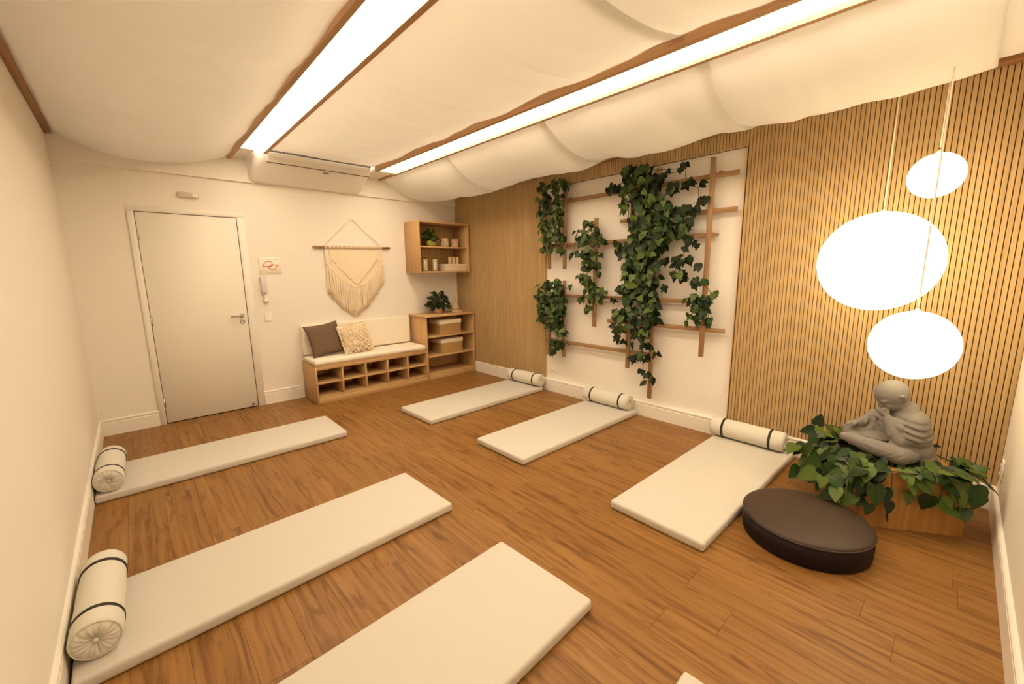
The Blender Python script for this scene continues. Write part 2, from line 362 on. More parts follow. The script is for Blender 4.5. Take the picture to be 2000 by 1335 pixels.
# door wall with a real opening behind the door leaf
D0, D1, DT = -3.672, -2.857, 2.105
wb = MB(); wb.box(-W, D0-0.01, 0, 0.1, -0.06, H); wb.box(D1+0.01, 0.03, 0, 0.1, -0.06, H); wb.box(D0-0.01, D1+0.01, 0, 0.1, DT+0.01, H)
wall_back = struct('wall_back', wb, M['wall'])
beam = struct('trim_1', MB().box(-W, -0.001, -0.03, -0.0005, 2.484, H-0.001), M['wall'])

# slatted wall: backing boards and white niche wall behind, every slat a part
N0, N1, NT = -1.876, -4.094, 2.474
wall_right = struct('wall_right', MB().box(0.03, 0.13, -L, 0, -0.06, H), M['niche'])
bk = MB(); ST = 2.655
bk.box(0.012, 0.0298, N0, 0, 0.157, ST); bk.box(0.012, 0.0298, -L, N1, 0.157, ST); bk.box(0.012, 0.0298, N1, N0, NT, ST)
add('slat_backing', bk, M['slatback'], wall_right)
pitch = L/223
def slat_mesh(z0, z1):
    wv, d = pitch-0.0040, 0.0125
    m_ = MB(); h = (z1-z0)/2; c = 0.0015
    m_.extrude([(-wv/2, d/2), (-wv/2, -d/2+c), (-wv/2+c, -d/2), (wv/2-c, -d/2), (wv/2, -d/2+c), (wv/2, d/2)], 'x', -h, h)
    # extruded along x with (y, z) outline; turn so that length is z and the face looks to -x
    me = m_.mesh('slat', M['slat'])
    me.transform(Matrix(((0, 0, 1, 0), (0, 1, 0, 0), (1, 0, 0, 0), (0, 0, 0, 1))))
    bm = bmesh.new(); bm.from_mesh(me); bmesh.ops.recalc_face_normals(bm, faces=bm.faces); bm.to_mesh(me); bm.free()
    return me
long_slat, short_slat = slat_mesh(0.157, ST), slat_mesh(NT, ST)
n_slats = 223
for i in range(n_slats):
    y = -pitch*(i+0.5)
    inside = N1 < y < N0
    o = bpy.data.objects.new('slat', short_slat if inside else long_slat)
    o.location = (0.0063, y, (NT+ST)/2 if inside else (0.157+ST)/2)
    put(o, wall_right)
nf = MB(); nf.box(0.0, 0.0298, N0-0.006, N0, 0.157, NT+0.002); nf.box(0.0, 0.0298, N1, N1+0.006, 0.157, NT+0.002); nf.box(0.0, 0.0298, N1, N0, NT, NT+0.006)
add('niche_edging', nf, M['oak_z'], wall_right)

# baseboards with a stepped cap
def skirting(axis, a, b, out):
    """out(u): maps distance from the wall to the coordinate"""
    prof = [(0, 0.0), (0.016, 0.0), (0.016, 0.122), (0.012, 0.128), (0.012, 0.134), (0.017, 0.138), (0.017, 0.150), (0.012, 0.156), (0, 0.156)]
    return MB().extrude([(out(u), v) for u, v in prof], axis, a, b)
struct('baseboard_left', skirting('y', -L, 0, lambda u: -W+u), M['casing'])
struct('baseboard_right', skirting('y', -L, 0, lambda u: 0.0298 if u == 0 else -u), M['casing'])
PROF = [(0, 0), (0.016, 0), (0.016, 0.122), (0.012, 0.128), (0.012, 0.134), (0.017, 0.138), (0.017, 0.150), (0.012, 0.156), (0, 0.156)]
struct('baseboard_front', MB().extrude([(-L+u, v) for u, v in PROF], 'x', -W, -0.018), M['casing'])
bb = MB(); bb.extrude([(-u, v) for u, v in PROF], 'x', -W, D0-0.05); bb.extrude([(-u, v) for u, v in PROF], 'x', D1+0.075, -2.35)
struct('baseboard_back', bb, M['casing'])

# door
leaf = struct('door_1', MB().rbox(D0, D1, -0.004, 0.034, 0.008, DT, 0.002, 1), M['door'])
cs = MB()
for a, b, z0, z1 in ((D0-0.055, D0-0.004, 0, DT+0.0035), (D1+0.004, D1+0.075, 0, DT+0.0035), (D0-0.055, D1+0.075, DT+0.004, DT+0.055)):
    cs.rbox(a, b, -0.018, -0.0005, z0, z1, 0.003, 1)
add('door_casing', cs, M['casing'], leaf)
jb = MB(); jb.box(D0-0.0098, D0-0.004, -0.002, 0.09, 0, DT+0.0095); jb.box(D1+0.004, D1+0.0098, -0.002, 0.09, 0, DT+0.0095); jb.box(D0-0.004, D1+0.004, -0.002, 0.09, DT+0.004, DT+0.0098); jb.box(D0-0.004, D1+0.004, 0.05, 0.09, 0, DT+0.004)
add('door_jamb', jb, M['black'], leaf)
hx = D1-0.052
hd = MB(); hd.lathe([(0.024, 0), (0.024, -0.008), (0.020, -0.011)], (hx, -0.004, 1.057), 24, 'y')
hd.tube([(hx, -0.012, 1.057), (hx, -0.045, 1.057), (hx-0.012, -0.052, 1.057), (hx-0.11, -0.052, 1.057)], 0.009, 10)
add('door_handle', hd, M['metal'], leaf)
add('lock_rosette', MB().lathe([(0.024, 0), (0.024, -0.008), (0.019, -0.011), (0.008, -0.011), (0.006, -0.006)], (hx, -0.004, 0.993), 24, 'y'), M['metal'], leaf)
for z in (1.885, 1.056, 0.22):
    add('hinge', MB().tube([(D0-0.001, -0.012, z-0.045), (D0-0.001, -0.012, z+0.045)], 0.008, 10).box(D0-0.001, D0+0.012, -0.009, -0.004, z-0.042, z+0.042), M['metal'], leaf)
add('door_stop', MB().lathe([(0.014, 0), (0.014, -0.02), (0.011, -0.024)], (-2.903, -0.004, 0.04), 16, 'y'), M['badge'], leaf)

# ================================================================== CEILING: ledgers, light troughs, cloth
BZ = 2.70
struct('trim_2', MB().rbox(-W+0.0005, -W+0.04, -L, -0.031, 2.692, 2.745, 0.002, 1), M['ledger'])
struct('trim_3', MB().rbox(-0.034, -0.0005, -L+0.12, -0.031, 2.612, 2.652, 0.002, 1), M['ledger'])
def skew_box(xa0, xa1, y0, xb0, xb1, y1, z0, z1):
    return MB().hexa([(xb0, y1, z0), (xb1, y1, z0), (xa0, y0, z0), (xa1, y0, z0), (xb0, y1, z1), (xb1, y1, z1), (xa0, y0, z1), (xa1, y0, z1)])
YE = -L+0.03
def trough(name, label, lx0, lx1, rx0, rx1, ys_l, ys_r, end_y, up, ph=2.727):
    """lx0, lx1: x of the outer face of the left board at y = 0 and y = YE; rx..: the same for the right board"""
    t = thing(name, label, 'light', ((lx0+rx0)/2, -L/2, BZ+0.09), 'recessed strip lights between the cloth panels')
    th = 0.034
    X = lambda a, b, y: a+(b-a)*(y/YE)
    def board(o0, o1, ys, sgn):
        a, b = X(o0, o1, ys), X(o0, o1, YE)
        q = skew_box(min(a, a+sgn*th), max(a, a+sgn*th), ys, min(b, b+sgn*th), max(b, b+sgn*th), YE, BZ, BZ+0.095)
        add('side_board', q, M['beam'], t)
    board(lx0, lx1, ys_l, 1); board(rx0, rx1, ys_r, -1)
    yd = end_y
    add('diffuser', skew_box(X(lx0, lx1, yd)+th+.001, X(rx0, rx1, yd)-th-.001, yd, lx1+th+.001, rx1-th-.001, YE, ph, ph+0.02), M['led'], t)
    add('fixture_housing', skew_box(X(lx0, lx1, yd)+th+.001, X(rx0, rx1, yd)-th-.001, yd, lx1+th+.001, rx1-th-.001, YE, ph+0.0205, ph+0.060), M['casing'], t)
    add('uplight_strip', skew_box(X(lx0, lx1, yd)+th+.03, X(rx0, rx1, yd)-th-.03, yd, lx1+th+.03, rx1-th-.03, YE, ph+0.0605, ph+0.075), M[up], t)
    return t
t1 = trough('ceiling_light', 'long glowing light strip between brown boards, nearest the left wall', -2.877, -2.912, -2.605, -2.632, -0.032, -0.475, -0.47, 'uplight')
add('end_panel', MB().box(-2.842, -2.712, -0.469, -0.031, 2.722, 2.74), M['casing'], t1)
t2 = trough('ceiling_light', 'long glowing light strip between brown boards, nearest the slatted wall', -1.470, -1.412, -1.180, -1.126, -0.475, -0.031, -0.47, 'uplight_soft')
add('end_panel', MB().box(-1.462, -1.217, -0.469, -0.031, 2.715, 2.735), M['casing'], t2)

def hash1(i): return (math.sin(i*12.9898+4.1)*43758.5453) % 1.0
def canopy(label, xl, zl, xr, zr, sag, pieces, lift=0.06, folds=()):
    """cloth hung between two boards; pieces: (y0, y1) from the door wall towards the camera; sag(y) depth in the middle"""
    t = thing('cloth_canopy', label, 'canopy', ((xl(-2.8)+xr(-2.8))/2, -2.8, zl), 'white cloth panels hung under the ceiling')
    for k, (ya, yb) in enumerate(pieces):
        def fn(u, v, ya=ya, yb=yb, k=k):
            y = ya+(yb-ya)*v
            a, b = xl(y), xr(y)
            x = a+(b-a)*u
            s = sag(y)
            z = zl+(zr-zl)*u-s*4*u*(1-u)
            q = min(1.0, (v*(ya-yb))/0.16)
            if k > 0: z += lift*(1-q)**2*(0.35+0.65*math.sin(PI*min(1, u*0.55+0.45*u*u)))      # far edge tucked up behind the piece before it
            e = 4*u*(1-u)
            z += 0.006*e*math.sin(y*9+k*2.1+u*2.4)+0.004*math.sin(y*23+u*5+k)*e+0.010*math.exp(-((1-u)/0.12)**2)*math.sin(y*7.3+k)-0.010*math.exp(-((1-u)/0.10)**2)
            for fy, tilt, amp in folds:      # soft creases running across, with a few finer ones beside them
                d = y-fy-tilt*(u-0.5)-0.10*math.sin(2.4*u+fy*3)
                z += amp*(math.exp(-(d/0.035)**2)-0.6*math.exp(-((d-0.085)/0.05)**2)+0.45*math.exp(-((d+0.13)/0.03)**2))*(0.25+0.75*e)
            z += 0.004*math.sin(y*13+2.5*math.sin(y*3.1)+4*u)*math.exp(-((1-u)/0.13)**2)+0.004*math.sin(y*12+2*math.sin(y*2.7)+2)*math.exp(-(u/0.10)**2)
            return (x, y, z)
        n_ = max(20, int((ya-yb)/0.02))
        g = MB().grid(fn, 40, n_)
        o = add('cloth_panel', g, M['cloth'], t)
        md = o.modifiers.new('thick', 'SOLIDIFY'); md.thickness = 0.003; md.offset = 0
    return t
lin = lambda a, b: (lambda y: a+(b-a)*(y/YE))
def interp(tab):
    def f(y):
        if y >= tab[0][0]: return tab[0][1]
        for (y0, s0), (y1, s1) in zip(tab, tab[1:]):
            if y >= y1:
                q = (y0-y)/(y0-y1); q = q*q*(3-2*q); return s0+(s1-s0)*q
        return tab[-1][1]
    return f
canopy('white sagging cloth between the left wall and the first light strip', lin(-W+0.041, -W+0.041), 2.715, lin(-2.879, -2.914), 2.735,
       interp([(0, 0.165), (-0.8, 0.185), (-1.4, 0.15), (-2.0, 0.185), (-2.65, 0.15), (-3.4, 0.19), (-4.3, 0.17), (-5.6, 0.18)]), [(-0.033, -5.64)], 0.0, [(-1.40, 0.2, 0.010), (-2.62, -0.25, 0.014), (-3.9, 0.2, 0.008)])
canopy('white sagging cloth between the two light strips, behind the air conditioner', lin(-2.603, -2.630), 2.745, lin(-1.472, -1.414), 2.755,
       interp([(-0.5, 0.0), (-0.8, 0.045), (-1.3, 0.11), (-1.9, 0.11), (-2.7, 0.135), (-3.6, 0.13), (-4.2, 0.11), (-4.9, 0.14), (-5.6, 0.13)]), [(-0.47, -4.21), (-4.13, -5.64)], 0.035, [(-1.25, 0.25, 0.012), (-1.55, 0.45, 0.009), (-2.45, -0.3, 0.013), (-2.75, -0.35, 0.009), (-3.6, 0.3, 0.007)])
canopy('white sagging cloth between the second light strip and the slatted wall', lin(-1.178, -1.124), 2.735, lin(-0.035, -0.035), 2.665,
       interp([(0, 0.20), (-0.5, 0.225), (-1.36, 0.262), (-1.95, 0.20), (-2.67, 0.24), (-2.99, 0.175), (-3.34, 0.245), (-3.7, 0.24), (-3.9, 0.21), (-4.29, 0.228), (-4.6, 0.24), (-5.0, 0.245), (-5.39, 0.205)]), [(-0.033, -1.52), (-1.45, -2.90), (-2.83, -4.22), (-4.15, -5.385)], 0.05, [(-0.75, 0.3, 0.006), (-2.1, 0.25, 0.006), (-4.6, -0.1, 0.006)])
canopy('narrow white cloth end strip in the corner above the pendant lamps', lin(-1.178, -1.124), 2.742, lin(-0.036, -0.036), 2.69,
       interp([(-5.2, 0.17), (-5.6, 0.17)]), [(-5.36, -5.655)], 0.0)

# ================================================================== AIR CONDITIONER
ac = thing('air_conditioner', 'white ceiling air conditioner on the door wall between the light strips', 'air conditioner', (-2.09, -0.03, 2.60))
AX0, AX1 = -2.702, -1.474
prof = [(-0.031, 2.496), (-0.05, 2.486), (-0.10, 2.500), (-0.20, 2.553), (-0.31, 2.620), (-0.365, 2.652), (-0.41, 2.700), (-0.428, 2.742), (-0.430, 2.785), (-0.422, 2.80), (-0.031, 2.80)]
def ac_shell(x):   # rounded ends: the outline shrinks towards its middle
    d = min(x-AX0, AX1-x); r = 0.07
    k = 1.0 if d >= r else math.sqrt(max(0.0, 1-((r-d)/r)**2))
    s = 0.80+0.20*k
    return [(-0.031+(y+0.031)*s, 2.80+(z-2.80)*s if z < 2.79 else z) for y, z in prof]
xs = [AX0+0.07*(1-math.cos(PI/2*i/8)) for i in range(9)]+[AX1-0.07*(1-math.cos(PI/2*i/8)) for i in range(8, -1, -1)]
sh = MB(); n_ = len(prof); vs = []
for x in xs: vs += [(x, y, z) for y, z in ac_shell(x)]
sh.add(vs, [(i*n_+j, i*n_+(j+1) % n_, (i+1)*n_+(j+1) % n_, (i+1)*n_+j) for i in range(len(xs)-1) for j in range(n_)], True)
sh.add(vs[:n_], [tuple(range(n_))]); sh.add(vs[-n_:], [tuple(range(n_))])
add('body', sh, M['white'], ac)
def on_front(q):   # a point on the sloping front between the groove and the slot
    return (-0.365-0.063*q, 2.652+0.090*q)
flap = MB()
pts = [(-0.369, 2.655), (-0.414, 2.702), (-0.429, 2.734)]
fl = [(y-0.006, z-0.003) for y, z in pts]+[(y+0.004, z+0.004) for y, z in pts[::-1]]
flap.extrude(fl, 'x', -2.585, -1.50)
fo = add('air_flap', flap, M['white'], ac)
gr = MB(); gr.box(-2.59, -1.495, -0.372, -0.362, 2.6475, 2.6515)
add('flap_joint', gr, M['black'], ac)
sl = MB(); sl.box(-2.59, -1.495, -0.4325, -0.420, 2.742, 2.768)
add('outlet_slot', sl, M['black'], ac)
vn = MB()
for i in range(28):
    x = -2.57+i*0.0385; vn.box(x, x+0.004, -0.434, -0.425, 2.744, 2.766)
add('outlet_vanes', vn, M['badge'], ac)['kind'] = 'stuff'
bd = MB()
c0 = (-1.985, -0.327, 2.6275)
bd.add([(c0[0]+0.035*math.cos(a), c0[1]+0.010*math.sin(a)*0.85, c0[2]-0.010*math.sin(a)*0.5-0.003) for a in [2*PI*i/20 for i in range(20)]]+[(c0[0]+0.035*math.cos(a), c0[1]+0.010*math.sin(a)*0.85, c0[2]-0.010*math.sin(a)*0.5+0.004) for a in [2*PI*i/20 for i in range(20)]],
       [tuple(range(20))]+[(i, (i+1) % 20, 20+(i+1) % 20, 20+i) for i in range(20)])
add('badge', bd, M['badge'], ac)

# ================================================================== SMALL THINGS ON THE DOOR WALL
el = thing('emergency_light', 'small white emergency light unit above the door', 'light', (-3.243, 0, 2.295))
add('housing', MB().rbox(-3.326, -3.160, -0.032, -0.0005, 2.270, 2.322, 0.008, 3), M['tan_plastic'], el)
add('lens', MB().rbox(-3.212, -3.166, -0.036, -0.030, 2.276, 2.316, 0.006, 2), M['white'], el)

pq = thing('wall_plaque', 'pale square plaque with a red looped emblem beside the door', 'sign', (-2.579, 0, 1.60))
add('board', MB().rbox(-2.692, -2.466, -0.008, -0.0005, 1.508, 1.700, 0.003, 1), M['plaque'], pq)
def band(pts, wd, y, close=True):
    m_ = MB(); P = [Vector((p[0], 0, p[1])) for p in pts]; n = len(P); vs = []
    for i in range(n):
        a = (P[i]-P[i-1]).normalized(); b = (P[(i+1) % n]-P[i]).normalized()
        if not close and i == 0: a = b
        if not close and i == n-1: b = a
        t = (a+b).normalized(); nn = Vector((-t.z, 0, t.x)); k = wd/2/max(0.45, t.dot(b))
        for s in (1, -1): q = P[i]+nn*s*k; vs.append((q.x, y, q.z))
    vs2 = [(a, y-0.0015, c) for a, b, c in vs]; off = len(vs)
    R = range(n if close else n-1)
    f = []
    for i in R:
        j = (i+1) % n
        f += [(off+2*i, off+2*j, off+2*j+1, off+2*i+1), (2*i, 2*j, off+2*j, off+2*i), (2*i+1, off+2*i+1, off+2*j+1, 2*j+1)]
    m_.add(vs+vs2, f); return m_
def px2w(u, v):   # emblem drawing units to wall
    return (-2.692+(u-120)*0.226/420, 1.700-(v-105)*0.192/290)
lob1 = [(190, 262), (222, 215), (262, 184), (348, 184), (372, 222), (396, 242), (470, 240), (440, 280), (405, 322), (330, 322), (300, 290), (268, 264)]
em = band([px2w(*p) for p in lob1], 0.0062, -0.0082)
q = band([px2w(*p) for p in [(268, 264), (330, 262), (372, 222)]], 0.0055, -0.0083, False); em.add(q.v, q.f)
q = band([px2w(*p) for p in [(300, 290), (340, 240), (396, 242)]], 0.0055, -0.0083, False); em.add(q.v, q.f)
add('emblem', em, M['red'], pq)
add('emblem_bar', MB().box(*(px2w(335, 0)[0], px2w(372, 0)[0]), -0.0095, -0.008, px2w(0, 266)[1], px2w(0, 258)[1]), M['black'], pq)
tx = MB()
for v, u0, u1, st in ((145, 135, 500, 22), (365, 235, 450, 16)):
    u = u0
    while u < u1:
        a, b = px2w(u, v+5), px2w(u+st*0.7, v-5); tx.box(a[0], b[0], -0.0087, -0.008, a[1], b[1]); u += st
o = add('print_line', tx, M['ink'], pq); o['kind'] = 'stuff'; o['label'] = 'lines of faint grey small print'

ph = thing('intercom_phone', 'lilac grey intercom handset hanging below the plaque', 'phone', (-2.668, 0, 1.33))
hs = MB(); hs.rbox(-2.704, -2.640, -0.060, -0.012, 1.293, 1.482, 0.018, 4)
add('handset', hs, M['grey'], ph)
add('wall_bracket', MB().rbox(-2.697, -2.650, -0.014, -0.0005, 1.268, 1.470, 0.006, 2), M['white'], ph)
add('earpiece_rib', MB().rbox(-2.698, -2.682, -0.064, -0.055, 1.335, 1.47, 0.004, 2), M['grey'], ph)
cr = MB(); cr.lathe([(0.012, 0.05), (0.014, 0.02), (0.026, -0.012), (0.028, -0.03), (0.0, -0.032)], (-2.664, -0.030, 1.225), 16, 'z', caps=False)
add('cord_plug', cr, M['white'], ph)
sw = thing('light_switch', 'white light switch plate on the wall under the intercom', 'switch', (-2.655, 0, 1.01))
add('plate', MB().rbox(-2.694, -2.616, -0.008, -0.0005, 0.965, 1.080, 0.003, 2), M['casing'], sw)
add('rocker', MB().rbox(-2.680, -2.630, -0.013, -0.007, 0.978, 1.010, 0.003, 2), M['casing'], sw)
def outlet(label, cx, cz, face, ca):
    """face 'y': on the door wall, 'x': on the slatted wall, 'f': on the front wall"""
    t = thing('wall_outlet', label, 'outlet', {'y': (cx, 0, cz), 'x': (0.03, cx, cz), 'f': (cx, -L, cz)}[face])
    def bx(u0, u1, d0, d1, z0, z1, r=0.002):
        return {'y': lambda: MB().rbox(u0, u1, -d1, -d0, z0, z1, r, 2), 'x': lambda: MB().rbox(0.03-d1, 0.03-d0, u0, u1, z0, z1, r, 2), 'f': lambda: MB().rbox(u0, u1, -L+d0, -L+d1, z0, z1, r, 2)}[face]()
    w_, h_ = ca
    add('plate', bx(cx-w_/2, cx+w_/2, 0.0005, 0.010, cz-h_/2, cz+h_/2), M['casing'], t)
    k = 2 if h_ > w_ else 1
    for i in range(k):
        zz = cz+(i-(k-1)/2)*h_*0.42
        add('socket', bx(cx-0.016, cx+0.016, 0.009, 0.014, zz-0.012, zz+0.012, 0.004), M['casing'], t)
    return t
outlet('white double outlet on the door wall above the cabinet', -0.712, 1.045, 'y', (0.075, 0.115))
outlet('flat white outlet low on the white niche wall', -2.01, 0.275, 'x', (0.115, 0.06))
outlet('white outlet on the wall at the right edge, by the slats', -0.162, 0.32, 'f', (0.075, 0.115))

# ================================================================== BENCH, CABINET, WALL SHELF
bench = thing('storage_bench', 'low oak bench with ten open shoe cubbies along the door wall', 'bench', (-1.60, -0.24, 0))
BX0, BX1, BY, BZT = -2.345, -0.862, -0.478, 0.460
T = 0.019
def board(name, a, m, parent): return add(name, MB().rbox(*a, 0.0012, 1), M[m], parent)
board('side_panel', (BX0, BX0+T, BY, -0.001, 0, BZT-T), 'oak_z', bench); board('side_panel', (BX1-T, BX1, BY, -0.001, 0, BZT-T), 'oak_z', bench)
board('top_panel', (BX0, BX1, BY, -0.001, BZT-T, BZT), 'oak_x', bench)
board('front_rail', (BX0+T, BX1-T, BY, BY+T, 0.402, BZT-T), 'oak_x', bench)
board('bottom_panel', (BX0+T, BX1-T, BY+0.002, -0.02, 0.070, 0.089), 'oak_x', bench)
board('plinth', (BX0+T, BX1-T, BY+0.001, BY+T, 0, 0.070), 'oak_x', bench)
board('back_panel', (BX0+T, BX1-T, -0.018, -0.002, 0, BZT-T), 'oak_x', bench)
cell = (BX1-BX0-2*T)/5
for i in range(1, 5):
    x = BX0+T+cell*i
    board('divider', (x-T/2, x+T/2, BY+0.0015, -0.018, 0.089, 0.402), 'oak_z', bench)
for i in range(5):
    x = BX0+T+cell*i
    board('shelf', (x+T/2*(i > 0), x+cell-T/2*(i < 4), BY+0.002, -0.018, 0.236, 0.254), 'oak_x', bench)

sc = add('seat_cushion', MB().rbox(BX0+0.003, BX1-0.026, BY-0.004, -0.072, BZT+0.0005, 0.520, 0.022, 4), M['cushion'])
tag(sc, 'long flat cream seat cushion lying on the oak bench', 'cushion')
bc = add('backrest_cushion', MB().rbox(BX0+0.010, BX1-0.030, -0.070, -0.002, 0.522, 0.900, 0.020, 4), M['cushion'])
tag(bc, 'upright cream backrest pad against the wall behind the pillows', 'cushion')

def pillow_mb(w_, h_, d_, amp=0.0, seed=1):
    """square pillow with drawn-out corners in its own x-z plane, y is the thickness"""
    r = random.Random(seed)
    ph = [r.uniform(0, 6) for _ in range(12)]
    def fn(u, v, s):
        a, b = u*2-1, v*2-1
        pin = 1-0.10*(1-abs(a)**2.2)*(abs(b)**3) ; pin2 = 1-0.10*(1-abs(b)**2.2)*(abs(a)**3)
        x = a*w_/2*pin2; z = b*h_/2*pin
        t = (max(0, 1-abs(a)**2.6)*max(0, 1-abs(b)**2.6))**0.55
        y = s*d_/2*t
        if amp:
            y += s*amp*t*(math.sin(a*23+ph[0]+2*math.sin(b*9))*math.sin(b*27+ph[1])+0.6*math.sin(a*41+ph[2])*math.sin(b*37+ph[3]))
        return (x, y, z)
    n = 26 if not amp else 60
    m_ = MB(); m_.grid(lambda u, v: fn(u, v, -1), n, n); m_.grid(lambda u, v: fn(u, v, 1), n, n)
    return m_
def place(o, loc, rx, ry, rz):
    o.location = loc; o.rotation_euler = (rx, ry, rz)
p1 = add('throw_pillow', pillow_mb(0.42, 0.40, 0.14), M['brown'], None, (0, 0, 0))
place(p1, (-2.115, -0.205, 0.722), math.radians(-19), math.radians(-6), math.radians(7))
tag(p1, 'plain dark brown square pillow leaning on the bench backrest', 'pillow', 'pillows on the bench')
p2 = add('throw_pillow', pillow_mb(0.37, 0.36, 0.13, 0.006, 4), M['shag'], None, (0, 0, 0))
place(p2, (-1.770, -0.262, 0.706), math.radians(-21), math.radians(-5), math.radians(9))
tag(p2, 'shaggy cream tufted pillow with fringed edges on the bench', 'pillow', 'pillows on the bench')
fr = MB(); r_ = random.Random(5)
for side in range(4):
    for i in range(30):
        q = (i+0.5)/30*2-1; a = 0.183; b = 0.178
        p = {0: (-a, q*b), 1: (a, q*b), 2: (q*a, -b), 3: (q*a, b)}[side]
        d = {0: (-1, 0), 1: (1, 0), 2: (0, -1), 3: (0, 1)}[side]
        l = r_.uniform(0.008, 0.02)
        fr.tube([(p[0]-d[0]*0.01, 0, p[1]-d[1]*0.01), (p[0]+d[0]*l*.6, r_.uniform(-.006, .006), p[1]+d[1]*l*.6-0.003), (p[0]+d[0]*l, r_.uniform(-.01, .01), p[1]+d[1]*l-0.006)], [0.006, 0.006, 0.003], 5)
tf = MB()
for i in range(420):
    q = r_.uniform(-0.96, 0.96); zz = r_.uniform(-0.17, 0.165)
    t = (max(0, 1-abs(q)**2.6)*max(0, 1-abs(zz/0.18)**2.6))**0.55
    y = -0.064*t-0.001
    tf.tube([(q*0.175, y, zz), (q*0.175+r_.uniform(-.008, .008), y-0.010-0.006*r_.random(), zz-0.008), (q*0.175+r_.uniform(-.014, .014), y-0.006, zz-0.024)], [0.008, 0.0075, 0.004], 5)
fo = bpy.data.objects.new('fringe', fr.mesh('fringe', M['shag'])); C.objects.link(fo); fo.parent = p2; fo['kind'] = 'stuff'
fo = bpy.data.objects.new('tufts', tf.mesh('tufts', M['shag'])); C.objects.link(fo); fo.parent = p2; fo['kind'] = 'stuff'

cab = thing('open_cabinet', 'tall oak cabinet with three open shelves in the corner by the slats', 'cabinet', (-0.44, -0.22, 0))
KX0, KX1, KY, KT = -0.856, -0.020, -0.450, 0.915
board('side_panel', (KX0, KX0+T, KY, -0.001, 0, KT-0.026), 'oak_z', cab); board('side_panel', (KX1-T, KX1, KY, -0.001, 0, KT-0.026), 'oak_z', cab)
board('top_panel', (KX0-0.012, KX1, KY-0.010, -0.001, KT-0.026, KT), 'oak_x', cab)
for z in (0.620, 0.343): board('shelf', (KX0+T, KX1-T, KY+0.004, -0.018, z-0.022, z), 'oak_x', cab)
board('bottom_panel', (KX0+T, KX1-T, KY+0.002, -0.018, 0.062, 0.084), 'oak_x', cab)
board('plinth', (KX0+T, KX1-T, KY+0.001, KY+T, 0, 0.062), 'oak_x', cab)
board('back_panel', (KX0+T, KX1-T, -0.018, -0.002, 0, KT-0.026), 'oak_z', cab)

ws = thing('wall_shelf', 'square oak wall shelf box with one middle shelf above the cabinet', 'shelf', (-0.45, 0, 1.84))
SX0, SX1, SY, SZ0, SZ1 = -0.868, -0.034, -0.390, 1.497, 2.192
board('side_panel', (SX0, SX0+0.022, SY, -0.001, SZ0, SZ1), 'oak_z', ws); board('side_panel', (SX1-0.022, SX1, SY, -0.001, SZ0, SZ1), 'oak_z', ws)
board('top_panel', (SX0+0.022, SX1-0.022, SY, -0.001, SZ1-0.022, SZ1), 'oak_x', ws); board('bottom_panel', (SX0+0.022, SX1-0.022, SY, -0.001, SZ0, SZ0+0.022), 'oak_x', ws)
board('shelf', (SX0+0.022, SX1-0.022, SY+0.03, -0.014, 1.842, 1.862), 'oak_x', ws)
board('back_panel', (SX0+0.022, SX1-0.022, -0.014, -0.002, SZ0+0.022, SZ1-0.022), 'oak_z', ws)

# ---- baskets
def basket(label, x0, x1, z0, z1):
    t = thing('storage_basket', label, 'basket', ((x0+x1)/2, -0.24, z0), 'straw baskets in the cabinet')
    y0, y1 = -0.405, -0.10; zl = z1-0.062
    b = MB(); n = 9
    # woven bands: ropes running round the basket
    for i in range(n):
        za = z0+0.0005+(zl-z0)*i/n; zb = z0+(zl-z0)*(i+1)/n
        b.rbox(x0, x1, y0, y1, za, zb, 0.006, 2)
    add('woven_body', b, M['basket'], t)
    l = MB(); l.rbox(x0-0.006, x1+0.006, y0-0.006, y1+0.006, zl+0.001, z1, 0.010, 3)
    add('linen_lid', l, M['linen'], t)['label'] = 'white linen cover'
    return t
basket('straw basket with white linen cover on the upper cabinet shelf', -0.600, -0.236, 0.620, 0.828)
basket('straw basket with white linen cover on the middle cabinet shelf', -0.588, -0.214, 0.343, 0.550)

# ---- leaves
def leaf_mesh(name, kind, m):
    half = {'heart': [(0, 0), (.16, -.09), (.34, -.02), (.42, .20), (.36, .46), (.20, .74), (0, 1.0)],
            'ivy': [(0, 0), (.20, -.10), (.46, .06), (.30, .26), (.40, .50), (.16, .62), (0, 1.0)],
            'oval': [(0, 0), (.12, .06), (.24, .24), (.27, .45), (.21, .68), (.10, .88), (0, 1.0)]}[kind]
    mid = [(0, 0), (0, .0), (0, .08), (0, .26), (0, .48), (0, .74), (0, 1.0)]
    def z(x, y): return 0.22*abs(x)-0.16*y*y-0.30*abs(x)**2+0.02*math.sin(9*y)*abs(x)*3
    vs = []; fs = []
    for s in (1, -1):
        o = len(vs)
        for (a, b), (c, d) in zip(half, mid):
            vs += [(s*a, b, z(a, b)), (0, d, z(0, d)-0.015)]
        for i in range(6):
            q = (o+2*i, o+2*i+2, o+2*i+3, o+2*i+1)
            fs.append(q if s == 1 else q[::-1])
    return MB().add(vs, fs, True).mesh(name, m)
HEART, IVY = leaf_mesh('leaf', 'heart', M['leaf']), leaf_mesh('leaf', 'ivy', M['leaf'])
POTHOS = leaf_mesh('leaf', 'heart', M['leafbig'])
OVAL = leaf_mesh('leaf', 'oval', M['leafdark']); FERN = leaf_mesh('leaf', 'oval', M['leaf'])
def leaf_matrix(p, n, d, s):
    n = Vector(n).normalized(); d = Vector(d); d = (d-n*d.dot(n)).normalized(); x = d.cross(n)
    return Matrix(((x.x*s, d.x*s, n.x*s, p[0]), (x.y*s, d.y*s, n.y*s, p[1]), (x.z*s, d.z*s, n.z*s, p[2]), (0, 0, 0, 1)))
def leaf_obj(me, mtx, parent):
    o = bpy.data.objects.new('leaf', me); o.matrix_basis = mtx; return put(o, parent)

